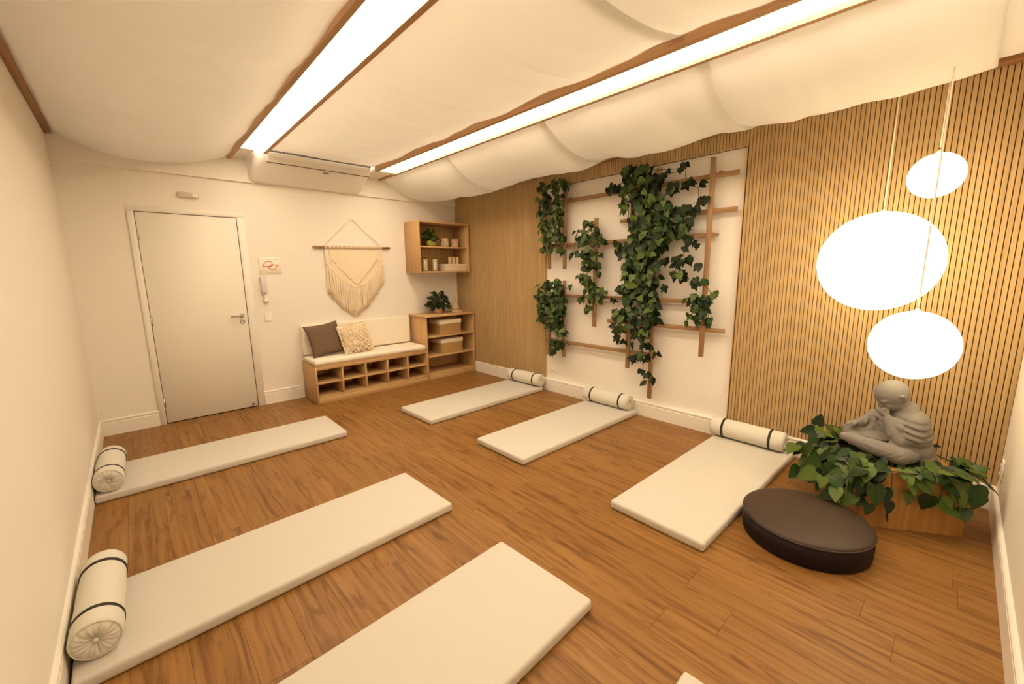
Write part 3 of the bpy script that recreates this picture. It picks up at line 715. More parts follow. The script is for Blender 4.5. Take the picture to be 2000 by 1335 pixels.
# ---- plants and pots
def bushy(label, c, pot, leaves, R, hgt, ls, me, seed, potmat):
    t = thing('potted_plant', label, 'plant', c)
    b = MB().lathe(pot, c, 28); add('pot', b, potmat, t)
    top = pot[-1][1]; r = random.Random(seed); st = MB()
    for i in range(leaves):
        a = r.uniform(0, 2*PI); e = r.uniform(-0.25, 1.35); rad = R*r.uniform(0.55, 1.0)
        p = Vector((c[0]+rad*math.cos(a)*math.cos(e), c[1]+0.75*rad*math.sin(a)*math.cos(e), c[2]+top+0.02+hgt*max(0.02, math.sin(e))*r.uniform(0.6, 1)))
        out = Vector((math.cos(a), math.sin(a), 0.35+0.5*math.sin(e)))
        leaf_obj(me, leaf_matrix(p, (out.x*0.4+r.uniform(-.5, .5), out.y*0.4-0.45+r.uniform(-.4, .4), 0.8), (out.x, out.y, r.uniform(-.5, .4)), ls*r.uniform(0.75, 1.2)), t)
        b0 = Vector((c[0]+0.2*pot[-1][0]*math.cos(a), c[1]+0.2*pot[-1][0]*math.sin(a), c[2]+top-0.01))
        st.tube([b0, (b0+p)/2+Vector((0, 0, 0.02)), p], 0.0018, 5)
    add('stem', st, M['stem'], t)
    return t
bushy('dark leafy plant in a pale ribbed pot on the cabinet top', (-0.485, -0.21, 0.9155), [(0.062, 0), (0.072, 0.03), (0.080, 0.075), (0.080, 0.082), (0.070, 0.082), (0.066, 0.06), (0.0, 0.058)][:5], 105, 0.165, 0.225, 0.085, OVAL, 3, M['pot'])
bushy('small ferny plant in a yellow green pot on the wall shelf', (-0.592, -0.24, 1.8625), [(0.050, 0), (0.068, 0.03), (0.074, 0.075), (0.066, 0.088), (0.060, 0.088)], 90, 0.115, 0.15, 0.065, FERN, 8, M['moss'])
va = thing('bottle_vase', 'round sand coloured vase with a thin neck on the cabinet top', 'vase', (-0.172, -0.17, 0.9155))
add('body', MB().lathe([(0.040, 0), (0.060, 0.012), (0.070, 0.045), (0.066, 0.075), (0.045, 0.105), (0.024, 0.130), (0.016, 0.160), (0.015, 0.215), (0.019, 0.225), (0.013, 0.225), (0.010, 0.20)], (-0.172, -0.17, 0.9155), 32), M['ceramic'], va)
ds = add('trinket_dish', MB().lathe([(0.075, 0), (0.085, 0.008), (0.088, 0.028), (0.080, 0.030), (0.074, 0.014), (0.0, 0.012)], (-0.235, -0.315, 0.9155), 32), M['ceramic'])
tag(ds, 'low sand coloured dish in front of the vase', 'dish')
g = MB()
jar = thing('patterned_jar', 'small pale jar with dotted relief on the wall shelf', 'jar', (-0.357, -0.24, 1.8625), 'small jars on the wall shelf')
add('body', MB().lathe([(0.044, 0), (0.047, 0.02), (0.053, 0.075), (0.058, 0.105), (0.058, 0.117), (0.051, 0.117), (0.047, 0.09)], (-0.357, -0.24, 1.8625), 28), M['pot'], jar)
for k in range(4):
    for i in range(16):
        a = 2*PI*(i+0.5*(k % 2))/16; rr = 0.0475+0.0022*k
        g.ball((-0.357+rr*math.cos(a), -0.24+rr*math.sin(a), 1.882+0.017*k), 0.0065, 8, 6)
o = add('dot_relief', g, M['linen'], jar); o['kind'] = 'stuff'
jar2 = thing('ribbed_jar', 'small pale jar with raised rings on the wall shelf', 'jar', (-0.187, -0.24, 1.8625), 'small jars on the wall shelf')
pr = []
for i in range(25):
    z = 0.117*i/24; pr.append((0.052+0.008*z/0.117+0.0028*math.sin(z*2*PI/0.0235), z))
add('body', MB().lathe(pr+[(0.054, 0.117), (0.050, 0.10)], (-0.187, -0.24, 1.8625), 28), M['pot'], jar2)
for k, (x, lab) in enumerate(((-0.704, 'pillar candle in a clear glass, nearer the left end of the shelf'), (-0.545, 'pillar candle in a clear glass, right of the other candle'))):
    t = thing('candle', lab, 'candle', (x, -0.25, 1.5195), 'glass candles on the wall shelf')
    add('wax', MB().lathe([(0.034, 0.006), (0.036, 0.010), (0.036, 0.168), (0.030, 0.172), (0.0, 0.170)], (x, -0.25, 1.5195), 24, caps=True), M['wax'], t)
    add('wick', MB().tube([(x, -0.25, 1.688), (x+0.001, -0.25, 1.704)], 0.0015, 6), M['black'], t)
    add('glass_holder', MB().lathe([(0.048, 0), (0.050, 0.004), (0.050, 0.19), (0.0475, 0.19), (0.0475, 0.006), (0.0, 0.005)], (x, -0.25, 1.5195), 32), M['glass'], t)
bx = thing('keepsake_box', 'pale flat box under the carved ornament on the wall shelf', 'box', (-0.245, -0.25, 1.5195))
add('body', MB().rbox(-0.430, -0.058, -0.345, -0.16, 1.5195, 1.580, 0.003, 2), M['card'], bx)
add('lid', MB().rbox(-0.434, -0.054, -0.349, -0.156, 1.5805, 1.622, 0.004, 2), M['card'], bx)
ca = thing('carved_ornament', 'knobbly carved wooden ornament standing on the flat box', 'ornament', (-0.222, -0.25, 1.6225))
for k in range(3):
    m_ = MB(); cx = -0.285+0.063*k
    m_.lathe([(0.028, 0), (0.031, 0.010), (0.024, 0.022), (0.031, 0.036), (0.025, 0.05), (0.031, 0.064), (0.024, 0.078), (0.030, 0.090), (0.020, 0.104), (0, 0.106)], (cx, -0.25, 1.6225), 20, caps=False)
    add('carved_column', m_, M['carved'], ca)

# ================================================================== MACRAME HANGING
mc = thing('macrame_wall_hanging', 'cream macrame hanging with long pointed fringe on a wooden dowel', 'wall hanging', (-1.605, 0, 1.83))
add('dowel', MB().tube([(-2.103, -0.022, 1.824), (-1.108, -0.022, 1.838)], 0.015, 12), M['bar_y'], mc)
hc = MB(); hc.tube([(-1.975, -0.022, 1.842), (-1.62, -0.006, 2.182), (-1.600, -0.006, 2.182), (-1.235, -0.022, 1.852)], 0.0035, 6)
add('hanging_cord', hc, M['macrame'], mc)
add('nail', MB().tube([(-1.61, -0.001, 2.180), (-1.61, -0.014, 2.180)], 0.004, 8), M['metal'], mc)
rm = random.Random(9)
def zb(x):     # lower edge of the knotted part
    t = (x+1.598)/0.377; return 1.325+0.30*abs(t)**1.7
def zf(x):     # tips of the fringe
    t = (x+1.640)/0.40; return 0.945+0.40*abs(t)**1.35
rl = MB()
for i in range(46):
    x = -1.972+0.748*(i+0.5)/46; z = 1.826+(x+2.1)*0.014
    rl.tube([(x, -0.022+0.018*math.cos(a), z+0.018*math.sin(a)) for a in [2*PI*k/10 for k in range(11)]], 0.0058, 5, False)
o = add('lark_knots', rl, M['macrame'], mc); o['kind'] = 'stuff'
def body_fn(u, v):
    x = -1.970+0.744*u; zt = 1.822+(x+2.1)*0.014; b = zb(x)
    t = abs((x+1.598)/0.377)
    z = zt+(b-zt)*v
    w_ = 0.0035*math.sin(x*190)*math.sin(z*210)
    return (x, -0.020-0.004*math.sin(v*PI)-w_, z)
add('knotted_panel', MB().grid(body_fn, 110, 90), M['macrame'], mc)
kn = MB()
for s in (-1, 1):                       # braided ridges of the V and the scalloped lower border
    for off in (0.0,):
        pts = []
        for i in range(13):
            q = i/12; pts.append((-1.598+s*(0.30*(1-q)**1.1+off*0.6), -0.030, 1.70-(0.34*q+0.03*math.sin(q*PI))-off))
        for a, b in zip(pts, pts[1:]): kn.ball(((a[0]+b[0])/2, -0.028, (a[2]+b[2])/2), 0.0125, 8, 6, 1.2)
    for i in range(22):
        q = i/21; x = -1.598+s*0.372*q; kn.ball((x, -0.026, zb(x)+0.006), 0.012, 8, 6, 1.3)
    for i in range(16):
        q = i/15; kn.ball((-1.598+s*(0.318-0.02*q), -0.026, 1.79-0.20*q), 0.009, 8, 6, 1.2)
o = add('knot_ridges', kn, M['macrame'], mc); o['kind'] = 'stuff'
fg = MB()
for lay in range(2):
    n = 50
    for i in range(n):
        x = -1.972+0.748*(i+0.5+0.5*lay)/n+rm.uniform(-.003, .003)
        z0 = zb(x)+0.01; z1 = zf(x)+rm.uniform(-0.02, 0.025)+0.01*lay
        y = -0.018-0.009*lay
        d = rm.uniform(-.012, .012)-(x+1.6)*0.02
        pts = [(x, y, z0)]+[(x+d*q+0.003*math.sin(q*7+i), y+rm.uniform(-.004, .003), z0+(z1-z0)*q) for q in (0.25, 0.5, 0.75, 1.0)]
        fg.tube(pts, [0.0062, 0.0060, 0.0062, 0.0066, 0.0072], 6)
o = add('fringe', fg, M['macrame'], mc); o['kind'] = 'stuff'

# ================================================================== MATS, BOLSTERS, POUF
MW, ML, MT = 0.594, 1.679, 0.056
def mat_mesh():
    m_ = MB().rbox(-ML/2, ML/2, -MW/2, MW/2, 0.0005, MT, 0.016, 4)
    return m_.mesh('exercise_mat', M['mat'])
mm = mat_mesh()
mats = [  # right end x, near side y, turn, label
 (-2.4639, -1.6523, -0.0081, 'cream mat nearest the door, under a rolled bolster at the left wall'),
 (-2.4851, -3.3497, 0.0201, 'cream mat along the left wall with the largest looking bolster on it'),
 (-2.4703, -4.4317, 0.0372, 'large cream mat in the middle foreground, its near half cut off by the bottom edge'),
 (-0.0737, -1.9241, 0.0189, 'cream mat nearest the oak cabinet, its head at the slatted wall'),
 (0.0030, -3.2287, -0.0052, 'cream mat in front of the plant trellis, middle one at the right'),
 (-0.0341, -4.6406, -0.0163, 'cream mat whose corner touches the brown round pouf'),
 (-2.487, -5.452, 0.0380, 'cream mat showing only one corner at the bottom edge'),
]
for x, y, a, lab in mats:
    x = min(x, -0.020)
    c = Vector((x, y, 0))+Matrix.Rotation(a, 3, 'Z') @ Vector((-ML/2, MW/2, 0))
    c.x = max(c.x, -W+0.018+ML/2+0.004)
    o = bpy.data.objects.new('exercise_mat', mm); o.location = c; o.rotation_euler = (0, 0, a); C.objects.link(o)
    tag(o, lab, 'mat', 'cream mats laid out on the floor')

def bolster(label, loc, rz, length=0.57, r=0.079):
    """a roll lying along its own y"""
    t = thing('bolster', label, 'bolster', (0, 0, 0), 'rolled bolsters on the mats')
    h = length/2
    pf = [(r-0.012, -h), (r-0.005, -h+0.002), (r, -h+0.009)]+[(r+0.0012*math.sin(i*1.3), -h+0.009+(length-0.018)*(i+1)/12) for i in range(11)]+[(r, h-0.009), (r-0.005, h-0.002), (r-0.012, h)]
    add('roll', MB().lathe(pf, (0, 0, 0), 40, 'y', caps=False), M['bolster'], t, (0, 0, 0))
    for s in (-1, 1):
        n = 72; rings = [(r-0.010, 0.0), (r*0.72, 0.010), (r*0.45, 0.009), (r*0.22, 0.001), (r*0.10, -0.004)]
        vs = []
        for j, (q, e) in enumerate(rings):
            for k in range(n):
                a = 2*PI*k/n
                am = 0.0042*math.sin(18*a)*(0 if j == 0 else [0, 0.6, 1.0, 1.0, 0.3][j])+0.002*math.sin(7*a+j)*(j > 0)
                vs.append((q*math.cos(a), s*(h-0.001+e+am), q*math.sin(a)))
        fs = [(i*n+k, i*n+(k+1) % n, (i+1)*n+(k+1) % n, (i+1)*n+k) for i in range(4) for k in range(n)]
        m_ = MB().add(vs, fs, True); m_.add(vs[-n:], [tuple(range(n))])
        e_ = add('gathered_end', m_, M['bolster'], t)
        add('button', MB().ball((0, s*(h-0.001), 0), 0.009, 14, 8), M['bolster'], e_)
        add('piping', MB().tube([((r-0.006)*math.cos(a), s*h, (r-0.006)*math.sin(a)) for a in [2*PI*k/40 for k in range(41)]], 0.0028, 6, False), M['bolster'], e_)
        add('strap', MB().lathe([(r-0.001, -0.009), (r+0.0028, -0.009), (r+0.0028, 0.009), (r-0.001, 0.009)], (0, s*(h-0.095), 0), 48, 'y', caps=False), M['strap'], t)['label'] = 'dark elastic strap'
    return t
zr = MT+0.079+0.003
b0 = bolster('rolled cream bolster at the left wall on the mat nearest the door', None, 0, 0.55)
b0.location = (-4.053, -1.345, zr); b0.rotation_euler = (0, 0, math.radians(-1))
for loc, rz, lab in (((-4.049, -3.030, zr), -1.0, 'large looking rolled cream bolster at the lower left'),
                     ((-0.112, -1.640, zr), 1.0, 'rolled cream bolster at the wall nearest the oak cabinet'),
                     ((-0.110, -2.905, zr), 0.5, 'rolled cream bolster under the hanging vines of the trellis'),
                     ((-0.122, -4.305, zr), -0.5, 'rolled cream bolster on the mat that touches the pouf')):
    copy_tree(b0, loc, math.radians(rz), lab)

po = thing('floor_pouf', 'round dark brown leather pouf on the floor before the statue', 'pouf', (-1.163, -4.942, 0))
PR, PH = 0.302, 0.136
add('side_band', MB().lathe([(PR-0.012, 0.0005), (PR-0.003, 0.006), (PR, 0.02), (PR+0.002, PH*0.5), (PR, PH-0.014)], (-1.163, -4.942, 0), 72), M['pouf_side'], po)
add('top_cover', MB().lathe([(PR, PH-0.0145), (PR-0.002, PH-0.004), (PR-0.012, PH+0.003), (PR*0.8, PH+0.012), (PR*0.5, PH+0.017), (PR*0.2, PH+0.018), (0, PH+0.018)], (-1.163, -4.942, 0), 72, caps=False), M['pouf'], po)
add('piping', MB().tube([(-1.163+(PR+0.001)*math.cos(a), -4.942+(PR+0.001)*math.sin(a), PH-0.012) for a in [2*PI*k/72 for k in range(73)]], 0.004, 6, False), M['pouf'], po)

# ================================================================== TRELLIS WITH VINES
tr = thing('wall_trellis', 'wooden lattice of crossing bars fixed to the white niche wall', 'trellis', (-0.04, -3.0, 1.4))
bw = 0.019
for y, z0, z1 in ((-2.000, 1.527, 2.34), (-2.237, 1.524, 2.42), (-2.238, 0.487, 1.390), (-2.000, 0.478, 1.34), (-2.672, 0.891, 2.052), (-3.104, 0.493, 2.37), (-3.367, 0.220, 2.433), (-3.852, 0.720, 2.428)):
    add('upright_bar', MB().rbox(-0.068, -0.040, y-bw, y+bw, z0, z1, 0.0015, 1), M['bar_z'], tr)
for z, y0, y1 in ((2.281, -1.95, -4.053), (1.992, -2.95, -4.058), (1.796, -1.95, -3.886), (1.214, -1.95, -3.70), (0.966, -2.823, -4.030), (0.660, -1.925, -3.40)):
    add('cross_bar', MB().rbox(-0.0395, -0.013, y1, y0, z-bw, z+bw, 0.0015, 1), M['bar_y'], tr)
for y, z in ((-2.285, 2.305), (-3.905, 2.305), (-2.285, 0.640), (-3.895, 1.800), (-3.41, 0.68)):
    add('wall_spacer', MB().tube([(0.029, y, z), (-0.036, y, z)], 0.012, 10), M['bar_z'], tr)

VNAMES = {'UL': ('climbing_vine', 'leafy vine clump at the upper left end of the trellis', 62), 'LL': ('climbing_vine', 'leafy vine clump at the lower left end of the trellis', 64),
          'MID': ('climbing_vine', 'narrow vine hanging on the short bar left of the big vine', 62), 'BIG': ('climbing_vine', 'biggest vine, filling the middle of the trellis and trailing down', 76),
          'V7': ('climbing_vine', 'small vine clump low on the right upright bar', 66)}
def vine(key, discs):
    nm, lab, ls = VNAMES[key]
    r = random.Random(sum(map(ord, key)))
    cy = sum(d[0] for d in discs)/len(discs); cz = sum(d[1] for d in discs)/len(discs)
    t = thing(nm, lab, 'vine', (-0.09, cy, cz), 'vines on the trellis')
    leaves = []
    for y, z, rad in discs:
        s0 = ls/1000.0
        n = max(2, int(4.6*(rad/s0)**2*PI/0.9)+2) if rad > 0.03 else 2
        for i in range(n):
            a = r.uniform(0, 2*PI); q = rad*math.sqrt(r.random())*0.95
            s = s0*r.uniform(0.72, 1.25)
            dep = -0.075-0.09*r.random()*min(1, rad/0.06)
            p = (dep, y+q*math.cos(a), z+q*math.sin(a)+0.35*s)
            nrm = (-1.0, r.gauss(0, 0.45), r.gauss(0.35, 0.40))
            d = (r.gauss(-0.15, 0.25), r.gauss(0, 0.65)+0.3*math.cos(a), -1.0+0.5*r.random())
            leaves.append((dep, leaf_matrix(p, nrm, d, s), r.random() < (0.75 if key in ('UL', 'LL') else 0.25)))
    leaves.sort(key=lambda q: q[0])
    front, rest = leaves[:290], leaves[290:]
    for dep, mtx, ivy in front: leaf_obj(IVY if ivy else HEART, mtx, t)
    if rest:
        m_ = MB()
        for dep, mtx, ivy in rest:
            me = IVY if ivy else HEART
            m_.add([mtx @ v.co for v in me.vertices], [tuple(p.vertices) for p in me.polygons], True)
        o = add('inner_foliage', m_, M['leaf'], t); o['kind'] = 'stuff'
    st = MB()
    ds = sorted(discs, key=lambda q: -q[1])
    for i, d in enumerate(ds):             # each leaf tuft hangs from the nearest one above it
        if i == 0: continue
        up = min(ds[:i], key=lambda e: (e[0]-d[0])**2+0.6*(e[1]-d[1])**2)
        m0 = ((up[0]+d[0])/2+r.uniform(-.015, .015), (up[1]+d[1])/2)
        st.tube([(-0.085, up[0], up[1]), (-0.10, *m0), (-0.085, d[0], d[1]-0.5*d[2])], 0.003, 5)
    add('stem', st, M['stem'], t)
for k, d in VINES.items(): vine(k, d)

# ================================================================== PENDANT LAMPS
def pendant(label, c, r, ztop):
    t = thing('pendant_lamp', label, 'lamp', c, 'glowing globe pendants')
    add('globe', MB().lathe([(max(1e-5, r*math.sin(PI*j/28)), -r*0.985*math.cos(PI*j/28)) for j in range(29)], c, 48, caps=False), M['globe'], t)
    add('cap', MB().lathe([(0.014, 0), (0.014, 0.006), (0.008, 0.012), (0.004, 0.018)], (c[0], c[1], c[2]+r*0.982), 16), M['casing'], t)
    add('cable', MB().tube([(c[0], c[1], c[2]+r*0.985+0.03), (c[0], c[1], ztop)], 0.0036, 8), M['cable'], t)
pendant('largest glowing globe lamp, left of the other two', (-0.360, -5.015, 1.534), 0.304, 2.949)
pendant('lowest glowing globe lamp, right above the statue', (-0.640, -5.241, 1.074), 0.191, 2.949)
pendant('smallest and highest glowing globe lamp', (-0.440, -5.222, 1.997), 0.1195, 2.949)

# ================================================================== PEDESTAL, STATUE, GARLAND
FL, FR = Vector((-0.795, -5.136, 0)), Vector((-0.529, -5.556, 0))
E1 = (FR-FL).normalized(); E2 = Vector((-E1.y, E1.x, 0))
if E2.x < 0: E2 = -E2
SZ = 0.495; PZ = 0.348
pc = FL+E1*SZ/2+E2*SZ/2
ang = math.atan2(E1.y, E1.x)
pd = thing('wooden_pedestal', 'square wooden block under the statue in the right corner', 'pedestal', pc)
def local(p): return FL+E1*p[0]+E2*p[1]+Vector((0, 0, p[2]))
def pbox(a0, a1, b0, b1, z0, z1): return MB().hexa([local((a, b, z)) for z in (z0, z1) for b in (b0, b1) for a in (a0, a1)])
add('front_panel', pbox(0, SZ, 0, 0.018, 0.0005, PZ-0.019), M['box'], pd); add('back_panel', pbox(0, SZ, SZ-0.018, SZ, 0.0005, PZ-0.019), M['box'], pd)
add('side_panel', pbox(0, 0.018, 0.0185, SZ-0.0185, 0.0005, PZ-0.019), M['box'], pd); add('side_panel', pbox(SZ-0.018, SZ, 0.0185, SZ-0.0185, 0.0005, PZ-0.019), M['box'], pd)
add('top_panel', pbox(-0.001, SZ+0.001, -0.001, SZ+0.001, PZ-0.0185, PZ), M['box'], pd)

def statue():
    """one continuous cast-stone figure: overlapping forms fused into a single skin. Local f = the way it faces, s = its right side, z up"""
    m_ = MB()
    def ell(c, r, tilt=0.0, nu=28, nv=18):
        vs = []; R_ = Matrix.Rotation(tilt, 3, 'Y')
        for j in range(nv+1):
            for k in range(nu):
                a, b = PI*j/nv, 2*PI*k/nu
                q = R_ @ Vector((r[0]*math.sin(a)*math.cos(b), r[1]*math.sin(a)*math.sin(b), r[2]*math.cos(a)))
                vs.append(Vector(c)+q)
        m_.add(vs, [(j*nu+k, j*nu+(k+1) % nu, (j+1)*nu+(k+1) % nu, (j+1)*nu+k) for j in range(nv) for k in range(nu)])
    def cap(pts, rs, n=14):
        P = [Vector(p) for p in pts]
        # rounded tapered limb
        full = []; rr = []
        N_ = 6
        for i in range(len(P)-1):
            for k in range(N_):
                q = k/N_; full.append(P[i].lerp(P[i+1], q)); rr.append(rs[i]+(rs[i+1]-rs[i])*q)
        full.append(P[-1]); rr.append(rs[-1])
        m_.tube(full, rr, n)
        for p, r in ((P[0], rs[0]), (P[-1], rs[-1])): ell(p, (r, r, r), 0, 14, 10)
        for p, r in zip(P[1:-1], rs[1:-1]): ell(p, (r, r, r), 0, 14, 10)
    B = 0.365
    # trunk under the cloak
    ell((-0.050, 0, 0.440), (0.098, 0.140, 0.095)); ell((-0.046, 0, 0.525), (0.094, 0.132, 0.115)); ell((-0.040, 0, 0.600), (0.084, 0.130, 0.075), 0.35)
    ell((-0.070, 0, 0.385), (0.105, 0.150, 0.035)); cap([(-0.10, 0.03, 0.40), (-0.165, 0.02, 0.368)], [0.06, 0.018]); ell((-0.035, 0, 0.655), (0.062, 0.085, 0.045), 0.5)
    cap([(-0.030, 0, 0.640), (0.002, 0, 0.700)], [0.058, 0.052])
    # head bowed forward: skull, jaw, brow, nose, lips, chin, ears
    hc_ = Vector((0.042, 0, 0.748)); a = Vector((0.83, 0, -0.56)); b = Vector((0.56, 0, 0.83)); HS = 0.90
    H_ = lambda u, s, v: hc_+(a*u+b*v+Vector((0, s, 0)))*HS
    ell(hc_, (0.086, 0.078, 0.080), 0.59); ell(H_(0.034, 0, -0.050), (0.055, 0.060, 0.056), 0.59); ell(H_(0.060, 0, -0.090), (0.022, 0.026, 0.016), 0.59)
    ell(H_(0.070, 0, -0.004), (0.026, 0.058, 0.014), 0.59)
    cap([H_(0.086, 0, -0.018), H_(0.098, 0, -0.045)], [0.007, 0.011]); ell(H_(0.084, 0.012, -0.047), (0.007, 0.007, 0.006)); ell(H_(0.084, -0.012, -0.047), (0.007, 0.007, 0.006))
    for s in (-1, 1):
        ell(H_(0.078, s*0.030, -0.024), (0.010, 0.016, 0.007), 0.59); ell(H_(0.066, s*0.034, -0.052), (0.018, 0.022, 0.020), 0.59)
        cap([H_(-0.002, s*0.081, -0.020), H_(-0.006, s*0.091, -0.004), H_(-0.016, s*0.094, -0.006), H_(-0.020, s*0.092, -0.024), H_(-0.010, s*0.083, -0.044)], [0.006, 0.006, 0.006, 0.006, 0.007], 10)
        ell(H_(-0.010, s*0.083, -0.022), (0.010, 0.005, 0.016), 0.59)
    ell(H_(0.080, 0, -0.066), (0.010, 0.017, 0.0045), 0.59); ell(H_(0.078, 0, -0.075), (0.010, 0.014, 0.0045), 0.59)
    # the cloak: a broad mantle over both shoulders, open at the front, with its corner over the near thigh
    ell((-0.042, 0.035, 0.515), (0.104, 0.138, 0.110)); ell((-0.042, -0.035, 0.515), (0.100, 0.138, 0.110)); ell((-0.040, 0.050, 0.600), (0.084, 0.100, 0.066), 0.3); ell((-0.040, -0.050, 0.600), (0.084, 0.100, 0.066), 0.3)
    ell((-0.068, 0.020, 0.430), (0.100, 0.150, 0.090)); ell((-0.078, 0.010, 0.395), (0.112, 0.160, 0.060)); ell((-0.085, 0.0, 0.370), (0.125, 0.165, 0.030)); cap([(-0.030, 0.118, 0.600), (-0.012, 0.138, 0.530), (0.030, 0.132, 0.492), (0.072, 0.112, 0.474)], [0.056, 0.056, 0.040, 0.012]); cap([(-0.03, 0.10, 0.470), (0.04, 0.11, 0.470)], [0.05, 0.03])
    cap([(0.066, 0.052, 0.596), (0.020, 0.100, 0.560), (-0.030, 0.110, 0.560)], [0.026, 0.050, 0.062]); cap([(0.050, 0.090, 0.530), (0.060, 0.110, 0.490)], [0.038, 0.020]); cap([(0.070, 0.052, 0.600), (0.056, 0.100, 0.520)], [0.026, 0.034])
    # near arm under the cloak, forearm up to the hand at the chin
    cap([(-0.030, 0.115, 0.605), (0.000, 0.130, 0.535), (0.025, 0.125, 0.495)], [0.052, 0.046, 0.040])
    cap([(0.030, 0.132, 0.485), (0.052, 0.095, 0.545), (0.074, 0.050, 0.600)], [0.040, 0.034, 0.024])
    ell((0.082, 0.036, 0.622), (0.022, 0.018, 0.026), 0.3)
    for k in range(4):
        y = 0.050-0.011*k
        cap([(0.088, y, 0.618), (0.104, y-0.002, 0.634-0.002*k), (0.101, y-0.004, 0.652-0.003*k), (0.090, y-0.005, 0.657-0.003*k)], [0.0072, 0.0068, 0.0062, 0.0055], 8)
    cap([(0.076, 0.052, 0.622), (0.070, 0.044, 0.645), (0.074, 0.034, 0.660)], [0.008, 0.007, 0.006], 8)
    # far arm resting on the far knee in its sleeve
    cap([(-0.020, -0.105, 0.600), (0.030, -0.140, 0.545), (0.085, -0.125, 0.515), (0.140, -0.095, 0.520)], [0.052, 0.052, 0.044, 0.030]); cap([(0.140, -0.095, 0.520), (0.166, -0.082, 0.525)], [0.020, 0.017]); cap([(0.085, -0.125, 0.505), (0.125, -0.105, 0.480), (0.130, -0.090, 0.450)], [0.042, 0.036, 0.040]); cap([(0.02, -0.12, 0.50), (0.09, -0.09, 0.470)], [0.06, 0.045])
    ell((0.176, -0.078, 0.524), (0.024, 0.018, 0.011))
    for k in range(4):
        cap([(0.186, -0.092+0.010*k, 0.526), (0.206, -0.092+0.010*k, 0.520), (0.216, -0.090+0.010*k, 0.508)], [0.0065, 0.006, 0.0055], 8)
    cap([(0.170, -0.062, 0.524), (0.188, -0.052, 0.516)], [0.007, 0.006], 8)
    # legs crossed in front, feet drawn in
    cap([(-0.040, 0.090, 0.425), (0.010, 0.150, 0.420), (0.045, 0.165, 0.415)], [0.062, 0.054, 0.047])
    cap([(0.045, 0.162, 0.415), (0.140, 0.090, 0.430), (0.225, 0.022, 0.448)], [0.053, 0.048, 0.036])
    cap([(0.222, 0.024, 0.450), (0.258, 0.004, 0.454)], [0.033, 0.027])
    cap([(-0.030, -0.090, 0.425), (0.090, -0.155, 0.445), (0.165, -0.130, 0.455)], [0.060, 0.056, 0.046])
    cap([(0.165, -0.130, 0.450), (0.190, -0.030, 0.425), (0.150, 0.060, 0.405)], [0.044, 0.040, 0.030])
    ell((0.080, -0.02, 0.405), (0.130, 0.130, 0.045)); ell((0.075, -0.03, 0.460), (0.085, 0.085, 0.025))
    # collar bands of the cloak
    cap([(-0.050, 0.060, 0.672), (-0.005, 0.070, 0.640), (0.034, 0.052, 0.598), (0.045, 0.020, 0.560)], [0.012, 0.013, 0.012, 0.010]); cap([(-0.050, -0.060, 0.672), (-0.005, -0.070, 0.640), (0.034, -0.052, 0.598), (0.045, 0.010, 0.560)], [0.012, 0.013, 0.012, 0.010])
    cap([(-0.075, 0, 0.676), (-0.062, 0.060, 0.668), (-0.030, 0.080, 0.655)], [0.013, 0.013, 0.012]); cap([(-0.075, 0, 0.676), (-0.062, -0.060, 0.668), (-0.030, -0.080, 0.655)], [0.013, 0.013, 0.012])
    for k in range(3):      # trouser and sleeve creases
        cap([(0.100+0.045*k, 0.150-0.045*k, 0.440+0.006*k), (0.118+0.045*k, 0.118-0.045*k, 0.470+0.003*k)], [0.006, 0.005], 8)
        cap([(0.050+0.03*k, -0.165+0.012*k, 0.500), (0.085+0.03*k, -0.110, 0.535-0.004*k)], [0.006, 0.006], 8)
    ctr = pc
    F_, S_ = -E1, -E2
    me = m_.mesh('monk_statue', M['stone'])
    tmp = bpy.data.objects.new('tmp', me); C.objects.link(tmp)
    rm_ = tmp.modifiers.new('fuse', 'REMESH'); rm_.mode = 'VOXEL'; rm_.voxel_size = 0.0042
    sm = tmp.modifiers.new('soft', 'SMOOTH'); sm.iterations = 3; sm.factor = 0.5
    me2 = bpy.data.meshes.new_from_object(tmp.evaluated_get(bpy.context.evaluated_depsgraph_get()))
    bpy.data.objects.remove(tmp)
    me2.polygons.foreach_set('use_smooth', [True]*len(me2.polygons))
    if not me2.materials: me2.materials.append(M['stone'])
    # drapery: folds hang in shallow curves below the shoulders, finer ones on the skirt and the sleeves
    def fade(x, a, b): return max(0.0, min(1.0, (x-a)/(b-a)))
    nrm = [v.normal.copy() for v in me2.vertices]
    for v, n in zip(me2.vertices, nrm):
        f, s, z = v.co
        cape = fade(0.075-f, 0, 0.03)*fade(z, 0.455, 0.475)*fade(0.650-z, 0, 0.05)*fade(abs(s), 0.02, 0.06) if f > -0.06 else fade(z, 0.445, 0.47)*fade(0.650-z, 0, 0.05)
        if s > 0 and f > 0.035 and z > 0.50: cape *= 0.2
        u = z-2.2*(f+0.055)**2-0.10*abs(s)+0.005*math.sin(f*34+s*12)
        d = 0.0
        for u0, dep in ((0.598, 0.004), (0.560, 0.007), (0.522, 0.008), (0.486, 0.007)):
            q = u-u0; d += dep*(0.7*math.exp(-((q-0.013)/0.010)**2)-math.exp(-(q/0.0065)**2))
        d *= cape
        leg = fade(f, 0.03, 0.07)*fade(0.500-z, 0, 0.02)
        d += leg*0.0011*math.sin((f*0.8-s*0.6)*95+5*math.sin(z*55+f*20))*fade(0.24-f, 0, 0.03)
        slv = fade(f, 0.0, 0.03)*fade(-s, 0.05, 0.08)*fade(z, 0.47, 0.49)*fade(0.14-f, 0, 0.02)
        d += slv*0.0035*math.sin((f+z*0.7)*150+s*20)
        skirt = fade(0.455-z, 0, 0.02)*fade(-0.005-f, 0, 0.02)
        d += skirt*0.0030*math.sin(math.atan2(s, f+0.06)*9+z*30)
        v.co += n*d
